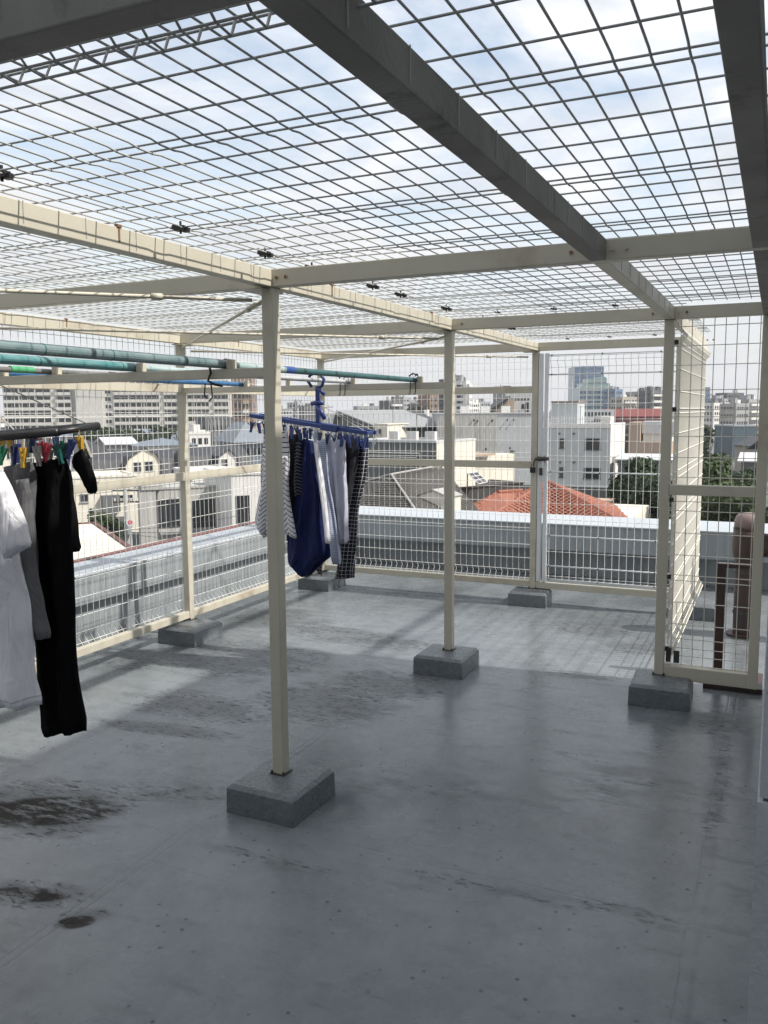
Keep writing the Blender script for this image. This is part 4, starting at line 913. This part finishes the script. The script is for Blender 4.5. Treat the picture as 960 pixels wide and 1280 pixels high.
b = Bd('long_pale_roof', 'long pale flat roof below the glass towers', 'building', 700, 230, 768, 230, 512, 14, GRYW); b.bands(2, 14, b.h-5, b.h)
b = Bd('white_roof_structure', 'white roof lantern before the glass towers', 'building', 752, 200, 768, 200, 520, 8, WHT); b.bands(1, 4, b.h-2.2, b.h)
# orange tiled roof and shingle roof: quads filled with real tiles
def tile_quad(root, name, m_, A, B, C_, D_, pitch, course, barrel=True, seed=1, amp=.085):
    """A-B eave (left to right), D-C ridge; courses run along A-B"""
    rnd = random.Random(seed); A, B, C_, D_ = map(Vector, (A, B, C_, D_)); off = ROOTLOC[root.name]
    nrm = (B-A).cross(D_-A).normalized()
    if nrm.z < 0: nrm = -nrm
    up = ((D_+C_)/2-(A+B)/2).length; n = max(2, int(up/course)); m = MB()
    for r in range(n):
        t0, t1 = r/n, (r+1)/n; L0, L1 = A.lerp(D_, t0), A.lerp(D_, t1); Q0, Q1 = B.lerp(C_, t0), B.lerp(C_, t1)
        w = (Q0-L0).length; k = max(1, int(w/pitch))
        for c in range(k):
            s0, s1 = c/k, (c+.98)/k; j = rnd.uniform(-.006, .006)
            S_ = 5 if barrel else 1; prev = None
            for q in range(S_+1):
                s = s0+(s1-s0)*q/S_; hgt = amp*sin(pi*q/S_) if barrel else 0
                p0 = L0.lerp(Q0, s)+nrm*(hgt+.03+j); p1 = L1.lerp(Q1, s)+nrm*(hgt*.9+j); p2 = p0-nrm*.035
                if prev:
                    i = len(m.v); m.v += [prev[0], p0, p1, prev[1], prev[2], p2]; m.f += [(i, i+1, i+2, i+3), (i+4, i+5, i+1, i)]
                prev = (p0, p1, p2)
    m.f.append((len(m.v), len(m.v)+1, len(m.v)+2, len(m.v)+3)); m.v += [A-nrm*.01, B-nrm*.01, C_-nrm*.01, D_-nrm*.01]
    return tag(m.build(name, m_, root), kind='stuff')
ORG = mat('orange_clay_tile', (.29, .108, .068), .8, .5, 9, .3, 20, dirt=(.25, .12, .08), dscale=3)
hr = thing('orange_roofed_house', 'house with bright orange clay tile hip roof just beyond the far parapet', 'house', tuple(Vector((at(680, 520, 52).x, at(680, 520, 52).y, GZ))))
ap = at(685, 603, 52); rf = at(778, 655, 45); lf = at(600, 655, 45); bk = at(790, 640, 58); bl_ = at(585, 640, 58)
tile_quad(hr, 'roof_tiles', ORG, lf, rf, ap+Vector((.15, 0, 0)), ap-Vector((.15, 0, 0)), .33, .30, True, 2)
tile_quad(hr, 'roof_tiles', ORG, rf, bk, ap+Vector((0, .2, 0)), ap, .33, .30, True, 3)
tile_quad(hr, 'roof_tiles', ORG, bl_, lf, ap, ap+Vector((0, .2, 0)), .33, .30, True, 4)
for a, c in ((ap, rf), (ap, lf)):
    d = (c-a); n_ = int(d.length/.3)
    for k in range(n_): MB().tube([a+d*(k/n_)+Vector((0, 0, .08)), a+d*((k+1.1)/n_)+Vector((0, 0, .06))], [.10, .12], 8).build('ridge_tile', ORG, hr)
g0 = at(622, 616, 50); g1 = at(652, 614, 54); e0 = at(570, 655, 46); e1 = at(655, 655, 44.5); e2 = at(560, 645, 54)
tile_quad(hr, 'roof_tiles', ORG, e0, e1, g1, g0, .33, .30, True, 5); tile_quad(hr, 'roof_tiles', ORG, e2, e0, g0, g0+Vector((0, .1, 0)), .33, .30, True, 6)
for k in range(8): a = g0.lerp(g1, k/8); c = g0.lerp(g1, (k+1.1)/8); MB().tube([a+Vector((0, 0, .06)), c+Vector((0, 0, .05))], .11, 8).build('ridge_tile', ORG, hr)
cen = (lf+rf)/2; MB().box(min(lf.x, rf.x)+1, max(lf.x, rf.x)-.3, min(lf.y, rf.y)+1.2, max(bk.y, bl_.y)-1, GZ, min(lf.z, rf.z)-.3).build('wall', CRM, hr)
hr = thing('shingled_house', 'house with grey brown shingle hip roof and pale hip lines over the far parapet', 'house', tuple(Vector((at(500, 520, 44).x, at(500, 520, 44).y, GZ))))
a0 = at(489, 594.5, 44); a1 = at(552, 583, 50); c0 = at(424, 660, 38); c1 = at(537, 665, 36); c2 = at(600, 640, 44); cb = at(425, 612, 50)
tile_quad(hr, 'shingles', SHING, c0, c1, a0+Vector((.02, 0, 0)), a0, .33, .26, False, 2)
tile_quad(hr, 'shingles', SHING, c1, c2, a1, a0, .33, .26, False, 3)
tile_quad(hr, 'shingles', SHING, cb, c0, a0, a0+Vector((0, .05, 0)), .33, .26, False, 4)
HL = mat('pale_hip_flashing', (.36, .35, .33), .6)
for a, c in ((a0, c1), (a0, a1), (a0, cb)): MB().tube([a+Vector((0, 0, .07)), c+Vector((0, 0, .07))], .055, 6).build('hip_cap', HL, hr)
b = Bd('tan_gable_house', 'tan end wall with a pale lattice fence beside the shingle roof', 'house', 522, 41, 560, 40, 622, 1.2, CRM)
b.gable(HL, .3, .06, 'y', t=.05)
for k in range(7): x = b.L*.35+k*.18; MB().box(x, x+.03, -.25, -.22, b.h-1.3, b.h-.4).build('lattice_bar', WHT, b.r, local=True)
b.win(527, 628, 533, 640, 0, FRD)
# dark flat roof with solar panel
b = Bd('dark_flat_roof', 'dark brown flat roofed building carrying the tilted solar panel', 'building', 560, 57, 655, 62, 609, 9, wallm('dark_brown', (.055, .05, .048))); b.rim(None, .1)
b = Bd('balcony_house', 'cream house corner with timber roof edge left of the solar panel', 'house', 572, 64, 588, 63, 570, 5, CRM)
b.box('roof', TAN, -.3, b.L+.7, -.5, 2, b.h+.003, b.h+.15); b.box('awning', LGT, b.L*.2, b.L+1.0, -1.0, 0, b.h-.8, b.h-.72)
sp_ = thing('solar_panel', 'tilted dark blue solar panel with white grid on the dark roof', 'solar panel', tuple(at(597, 606, 58)))
A, B, C_, D_ = at(584.5, 592, 58), at(596, 590.5, 59), at(609, 603, 58), at(598, 605.5, 57); n_ = (B-A).cross(D_-A).normalized(); n_ = n_ if n_.dot(EYE-A) > 0 else -n_
CELL = mat('solar_cell', (.01, .016, .04), .15, .2)
MB().poly([A, B, C_, D_]).build('backing', BLACK, sp_)
for i in range(2):
    for j in range(3):
        f = lambda s, t: A.lerp(B, s).lerp(D_.lerp(C_, s), t)+n_*.03
        s0, s1, t0, t1 = i/2+.03, (i+1)/2-.03, j/3+.03, (j+1)/3-.03
        MB().poly([f(s0, t0), f(s1, t0), f(s1, t1), f(s0, t1)]).build('cell', CELL, sp_)
m = MB()
for i in range(3): m.tube([A.lerp(B, i/2)+n_*.04, D_.lerp(C_, i/2)+n_*.04], .03, 5)
for j in range(4): m.tube([A.lerp(D_, j/3)+n_*.04, B.lerp(C_, j/3)+n_*.04], .03, 5)
m.build('frame', WHT, sp_); MB().tube([A-Vector((0, 0, 1.2)), A], .04, 5).build('strut', DARKST, sp_)
# ---- skyline
def tower(name, label, u0, u1, vt, D, m_, rows, cols, wf=.6, hf=.45, depth=None, gm=None, bal=False, cat='tower', top=0):
    b = Bd(name, label, cat, u0, D, u1, D*1.01, vt, depth or max(8, (u1-u0)*D/1064*.7), m_)
    hh = b.h+GZ+20; hh = min(b.h, rows*3.1)
    b.bands(rows, cols, b.h-hh, b.h-.6, gm, wf, hf)
    if bal:
        for r in range(rows): z = b.h-hh+hh*r/rows; b.box('balcony', WHT, b.L*.1, b.L*.9, -1.0, 0, z, z+.9)
    if top: b.box('roof_room', m_, b.L*.3, b.L*.6, 2, 6, b.h, b.h+top)
    return b
BGL = mat('blue_curtain_glass', (.10, .17, .27), .15, .12, .05, spec=.8); BG2 = mat('blue_dark_glass', (.05, .10, .18), .12, .2, .05, spec=.8)
GGL = mat('green_curtain_glass', (.20, .30, .30), .2, .12, .05, spec=.7); FARG = wallm('far_grey', (.33, .34, .35)); FARB = wallm('far_beige', (.42, .38, .33)); FARD = wallm('far_dark', (.13, .13, .14))
b = Bd('blue_glass_tower', 'tall blue glass office tower, highest on the skyline', 'tower', 717.3, 640, 753.5, 640, 458.5, 22, BGL)
m = MB()
for k in range(22): m.box(0, b.L, -.25, 0, b.h-2-k*3.1, b.h-1.2-k*3.1)
tag(m.build('spandrel', BG2, b.r, local=True), kind='stuff')
for x in (.27, .68): b.box('glass_seam', BG2, b.L*x, b.L*(x+.05), -.4, 0, 0, b.h+.4)
b = Bd('stepped_glass_building', 'pale green glass office building with stepped top in front of the blue tower', 'office building', 723.5, 520, 767.5, 520, 485, 20, GGL)
def lev(u0, u1, v0, v1): 
    a, z1_ = b.px(u0, v0); c, z0_ = b.px(u1, v1); b.box('upper_block', GGL, a, c, 1, 17, z0_, z1_); return a, c, z0_, z1_
lv = [(0, b.L, 0, b.h)] + [lev(729, 763, 479, 485), lev(736, 759, 473, 479), lev(751, 758, 471, 473)]
m = MB(); m2 = MB()
for k in range(14):
    z = b.h-1.8-k*3.0; m.box(0, b.L, -.3, 0, z, z+.9)
    for c in range(8): m2.box(b.L*(c+.15)/8, b.L*(c+.75)/8, -.2, 0, z-1.7, z-.2)
for a, c, z0_, z1_ in lv[1:3]: m.box(a, c, .7, 1, z0_+.6, z0_+1.3)
tag(m.build('spandrel', FARG, b.r, local=True), kind='stuff'); tag(m2.build('window_rows', BG2, b.r, local=True), kind='stuff')
sk = [('far_tower', 'slim blue grey tower right of the stepped glass building', 768, 777.5, 486.5, 500, BGL, 8, 3, False), ('far_flats', 'tan flats with dark window strips right of the glass towers', 777.5, 797, 496, 380, FARB, 6, 5, True),
      ('far_flats', 'pale grey blank flats beside the dark tower by the gate post', 797.5, 813, 489.5, 390, FARG, 7, 3, False), ('far_tower', 'dark grey tower just left of the right cage post', 813.5, 829, 488, 360, FARD, 8, 4, True),
      ('far_flats', 'grey horizontal banded flats behind the blue hanger', 448, 478, 507.5, 420, FARG, 4, 7, False), ('far_tower', 'dark and white striped tower in the middle skyline', 487, 503, 500.5, 360, FARD, 7, 4, True),
      ('far_tower', 'slim plain grey tower in the middle skyline', 504.5, 512, 496, 420, FARG, 8, 2, False), ('far_flats', 'mid grey flats with cut corner in the middle skyline', 512.5, 525, 500, 430, MIDG, 6, 4, False),
      ('far_flats', 'dark low flats under the middle skyline', 526, 536, 505, 400, FARD, 4, 3, False), ('far_tower', 'brownish slab tower left of the middle post', 537, 556, 493.5, 300, BRN, 8, 4, False),
      ('far_tower', 'tall grey apartment tower right of the middle post with stacked balconies', 567, 582, 473.5, 280, FARD, 13, 3, False), ('far_tower', 'pale balcony face joined to the tall grey tower', 582.4, 587.5, 476, 278, WHT, 12, 1, True),
      ('far_flats', 'distant white flats over the blank wall', 588.5, 600, 503, 520, WHT, 6, 4, False), ('far_flats', 'distant bluish flats next to the white ones', 600.5, 613, 502, 560, FARG, 6, 4, False),
      ('far_flats', 'grey flats with dark balconies above the tan gable', 631.5, 664, 491, 230, FARG, 6, 7, False),
      ('far_tower', 'dark teal tower at the edge of the side panel', 878, 886.5, 484, 480, BG2, 9, 3, False), ('far_flats', 'hazy pale flats right of the dark teal tower', 887, 899, 494.5, 620, GRYW, 7, 4, False),
      ('far_flats', 'small white flats below the hazy ones', 892, 904, 503.5, 400, WHT, 4, 4, False), ('far_flats', 'grey flats left of the brown tower', 902, 909.5, 498, 420, MIDG, 6, 2, True),
      ('far_tower', 'brown grey tower with round top seen through the narrow panel', 908, 929, 491, 430, FARD, 9, 5, False), ('far_flats', 'pale grey flats with dark balconies near the right post', 920, 936, 504, 330, FARG, 5, 5, False),
      ('far_flats', 'grey stepped flats against the right post', 935.5, 948, 499, 340, FARG, 6, 4, True), ('far_flats', 'grey flats behind the right wall edge', 949, 975, 500, 350, FARD, 6, 6, True),
      ('far_tower', 'far pale tower standing behind the blue hanger stem', 372, 380, 503, 520, FARG, 6, 2, False), ('far_flats', 'dark low flats behind the blue hanger', 381, 402, 508, 430, FARD, 3, 5, False), ('far_flats', 'grey low flats left of the blue hanger', 342, 366, 511, 460, FARG, 3, 6, False)]
for i, (nm, lb, u0, u1, vt, D, m_, rw, cl_, bl2) in enumerate(sk):
    tower(nm, lb, u0, u1, vt, D, m_, rw, cl_, bal=bl2, top=1.6 if i % 3 == 0 else 0, cat='tower' if 'tower' in nm else 'flats')
b = Bd('blue_grey_store', 'low blue grey box building among the roofs at the right', 'building', 917, 215, 948, 215, 533, 12, wallm('blue_grey_metal', (.10, .14, .17))); b.rim(GRYW, .4)
b = Bd('white_store', 'low white building above the dry field', 'building', 868, 235, 902, 235, 543, 10, GRYW); b.bands(1, 5, b.h-3, b.h-.6)
b = Bd('small_shed', 'small pale roofed shed right of the dark tree', 'shed', 929, 98, 955, 97, 578, 6, FARD); b.gable(LGT, .8)
tag(MB().poly([at(760, 574, 245).xy.to_3d()+Vector((0, 0, GZ+.02)), at(1010, 574, 245).xy.to_3d()+Vector((0, 0, GZ+.02)), at(1010, 559, 330).xy.to_3d()+Vector((0, 0, GZ+.02)), at(760, 559, 330).xy.to_3d()+Vector((0, 0, GZ+.02))]).build('dry_field', mat('dry_grass', (.36, .27, .13), .9, .25, .15)), kind='structure')
# silver car on the lot
def car(label, u, v, D, m_):
    P = at(u, v, D); q = thing('parked_car', label, 'car', (P.x, P.y, GZ), None, .5)
    MB().prism([(-2.1, .35), (-2.1, .8), (-1.3, .95), (-.6, 1.42), (.9, 1.42), (1.6, .95), (2.1, .85), (2.1, .35)], -.85, .85, 1).build('body', m_, q, local=True, fixn=True)
    MB().prism([(-1.1, 1.0), (-.55, 1.37), (.85, 1.37), (1.4, 1.0)], -.86, .86, 1).build('windows', GLASS, q, local=True, fixn=True)
    for x in (-1.3, 1.3):
        for y in (-.8, .8): MB().tube([(x, y-.1, .33), (x, y+.1, .33)], .33, 12).build('wheel', BLACK, q, local=True)
car('silver car parked on the lot beyond the dry field', 910, 548, 400, mat('silver_paint', (.6, .61, .62), .25, .02, metal=.3))
car('white van-like car parked near the grey store', 895, 540, 460, mat('white_car_paint', (.7, .7, .7), .25, .02))
# filler houses of the far quarter
random.seed(21)
HV = []
for wm, rm in ((WHT, SLATE), (CRM, SLB), (FARB, SLATE), (GRYW, SLB), (WHT, BRN), (FARG, SLATE), (MIDG, LGT)):
    w, d, hh, rs = random.uniform(7, 11), random.uniform(7, 9), random.uniform(5.2, 6.4), random.uniform(1.3, 2.2)
    a = MB().box(-w/2, w/2, -d/2, d/2, 0, hh).data('wall', wm)
    m = MB(); o = .5; m.prism([(-d/2-o, hh), (0, hh+rs), (d/2+o, hh), (d/2+o, hh+.15), (0, hh+rs+.18), (-d/2-o, hh+.15)], -w/2-o, w/2+o, 0); r = m.data('roof', rm)
    m = MB()
    for z in (1, 3.9):
        for x in (-.34, -.05, .22): m.box(w*x, w*x+1.4, -d/2-.04, -d/2, z, z+1.2)
        m.box(w/2, w/2+.04, -1, .6, z, z+1.2); m.box(-w/2-.04, -w/2, -1, .6, z, z+1.2)
    HV.append((a, r, m.data('window', GLASS)))
taken = [(Vector((o.location.x, o.location.y)), 22) for o in bpy.data.objects if o.type == 'EMPTY' and o.location.z < GZ+1]
cnt = 0
for D in (135, 152, 170, 192, 216, 245, 280, 320, 370, 430, 500, 590, 700):
    step = 13*1064/D*1.25; u = -60+random.uniform(0, step)
    while u < 1010:
        P = at(u, 520, D*random.uniform(.96, 1.04))
        ok = all((Vector((P.x, P.y))-q).length > rr_ for q, rr_ in taken) and not (755 < u < 1010 and 232 < D < 345) and not (u < 300 and 300 < D < 350)
        if ok and random.random() < .85:
            v = random.choice(HV); cnt += 1
            q = thing('far_house', 'small two storey house lost among the far rooftops', 'house', (P.x, P.y, GZ), 'small houses of the far quarter', random.uniform(-.3, .3)+random.choice((0, pi/2))+.4)
            share('wall', v[0], q); share('roof', v[1], q)
            if D < 260: share('window', v[2], q)
        u += step*random.uniform(.8, 1.5)
print('far houses', cnt)
# roof furniture
def antenna(b, x, y, z0, hh=2.2):
    m = MB(); m.tube([(x, y, z0), (x, y, z0+hh)], .03, 6); m.tube([(x-.6, y, z0+hh-.15), (x+.6, y, z0+hh-.15)], .015, 5)
    for k in range(7): m.tube([(x-.55+k*.18, y-.28, z0+hh-.14), (x-.55+k*.18, y+.28, z0+hh-.14)], .010, 4)
    m.build('antenna', FARD, b.r, local=True)
for b in BLD:
    nm = b.r.name.split('.')[0]
    if nm in ('white_terrace_house', 'white_grey_house', 'blank_walled_building', 'cream_annex', 'white_block', 'tan_block', 'white_house', 'slate_house', 'dark_roofed_house', 'grey_warehouse', 'narrow_dark_building'):
        antenna(b, b.L*random.uniform(.2, .8), random.uniform(1, 3), b.h, random.uniform(1.8, 2.8))
    if nm in ('far_flats', 'far_tower', 'housing_slab', 'brown_tower'):
        for k in range(3 if nm != 'housing_slab' else 9):
            x = b.L*random.uniform(.1, .9); w = random.uniform(.8, 2.2)
            b.box('roof_unit', random.choice((FARG, WHT, FARD)), x, x+w, 2, 4, b.h+.003, b.h+random.uniform(.8, 2.0))
    if nm in ('blank_walled_building', 'grey_warehouse', 'white_terrace_house', 'white_block'):
        for k in range(3):
            x = b.L*(.25+.22*k); b.box('air_conditioner', WHT, x, x+.8, 2, 2.35, b.h+.003, b.h+.7)
# ---- trees
LEAF = mat('dark_green_foliage', (.035, .06, .025), .8, .5, 1.2); LEAF2 = mat('mid_green_foliage', (.055, .085, .03), .8, .5, 1.2); BARK = mat('bark', (.09, .07, .05), .9, .3)
def tree(name, label, u, D, vt, rw, ch, n, leaf, m_, seed, cat='tree', group=None, cone=False):
    rnd = random.Random(seed); P = at(u, 520, D); zt_ = at(u, vt, D).z-GZ
    q = thing(name, label, cat, (P.x, P.y, GZ), group)
    m = MB(); m.tube([(0, 0, 0), (.1, 0, zt_*.4), (0, .1, zt_*.85)], [.05*rw+.06, .03*rw+.04, .03], 8)
    for k in range(7):
        a = rnd.uniform(0, 6.28); z = zt_*rnd.uniform(.35, .75); m.tube([(0, 0, z), (cos(a)*rw*.4, sin(a)*rw*.4, z+rw*.25), (cos(a)*rw*.75, sin(a)*rw*.75, z+rw*.45)], [.05, .035, .015], 5)
    m.build('trunk', BARK, q, local=True)
    cl2 = []
    for k in range(38):
        a, z = rnd.uniform(0, 6.28), rnd.random(); wz = (1-z)*.9+.05 if cone else math.sqrt(max(.05, 1-(2*z-1)**2))
        rr2 = rw*wz*math.sqrt(rnd.random())*.85; cl2.append((cos(a)*rr2, sin(a)*rr2, zt_-ch+z*ch*.9, rw*rnd.uniform(.28, .5)*(.5+.5*wz)))
    V = []; F = []
    for k in range(n):
        c = rnd.choice(cl2); d = Vector((rnd.gauss(0, 1), rnd.gauss(0, 1), rnd.gauss(0, 1))).normalized()*c[3]*rnd.uniform(.55, 1.08)
        p = Vector(c[:3])+d; nn = (d.normalized()+Vector((rnd.gauss(0, .5), rnd.gauss(0, .5), rnd.gauss(0, .5)))).normalized()
        t = nn.orthogonal().normalized(); t.rotate(Matrix.Rotation(rnd.uniform(0, 6.28), 3, nn)); s = nn.cross(t); w = leaf*rnd.uniform(.6, 1.3); i = len(V)
        V += [p-t*w, p+s*w*.55, p+t*w, p-s*w*.55]; F.append((i, i+1, i+2, i+3))
    me = bpy.data.meshes.new('crown'); me.from_pydata([tuple(v) for v in V], [], F); me.materials.append(m_)
    o = bpy.data.objects.new('crown', me); COL.objects.link(o); o.parent = q
tree('broadleaf_tree', 'dark dense tree right of the white grey house, behind the gate', 806, 60, 568, 2.9, 8, 26000, .14, LEAF, 1)
tree('broadleaf_tree', 'broad dark green tree beyond the parapet seen through the narrow panel', 899, 54, 563, 2.7, 8, 26000, .14, LEAF2, 2)
tree('broadleaf_tree', 'second dark tree crown just right of the broad one, beside the shed', 938, 58, 582, 2.2, 7, 16000, .14, LEAF, 3)
tree('broadleaf_tree', 'low dark tree below the tan block, touching the gate tree', 783, 64, 596, 1.9, 7, 14000, .13, LEAF, 9)
tree('conifer', 'small pointed conifer between the cream house and the utility pole', 107, 62, 630, .7, 4, 2500, .09, LEAF2, 4, 'tree', cone=True)
tree('garden_shrub', 'leafy shrub beside the pointed conifer', 123, 62, 640, 1.0, 3, 2500, .09, LEAF2, 5, 'shrub')
tree('garden_shrub', 'darker shrub at the foot of the utility pole', 140, 62, 648, .9, 3, 2500, .09, LEAF, 6, 'shrub')
for k in range(14):
    tree('park_tree', 'dark tree in the row at the foot of the long slab', 104+k*14.5, 185+k % 3*9, 532+(k*7) % 6, 3.0, 5, 1100, .32, LEAF, 30+k, 'tree', 'trees in front of the long slab')
for u, D, v in ((513, 300, 508), (524, 300, 507), (532, 300, 510), (478, 240, 517), (488, 240, 518)):
    tree('park_tree', 'dark tree among the middle rooftops', u, D, v, 3.2, 6, 900, .4, LEAF, int(u), 'tree', 'trees among the middle rooftops')
tree('park_tree', 'dark tree clump against the side panel above the field', 882, 170, 530, 2.6, 7, 1500, .3, LEAF, 77)

# ---- aerial haze
mh = bpy.data.materials.new('thin_haze'); mh.use_nodes = True; th_ = mh.node_tree; th_.nodes.clear()
oo = th_.nodes.new('ShaderNodeOutputMaterial'); pv = th_.nodes.new('ShaderNodeVolumePrincipled'); pv.inputs['Density'].default_value = .00022
pv.inputs['Color'].default_value = (.93, .95, 1, 1); pv.inputs['Anisotropy'].default_value = .2; th_.links.new(pv.outputs[0], oo.inputs['Volume'])
tag(MB().box(-900, 900, -200, 1000, GZ-1, 48).build('haze', mh), kind='stuff')
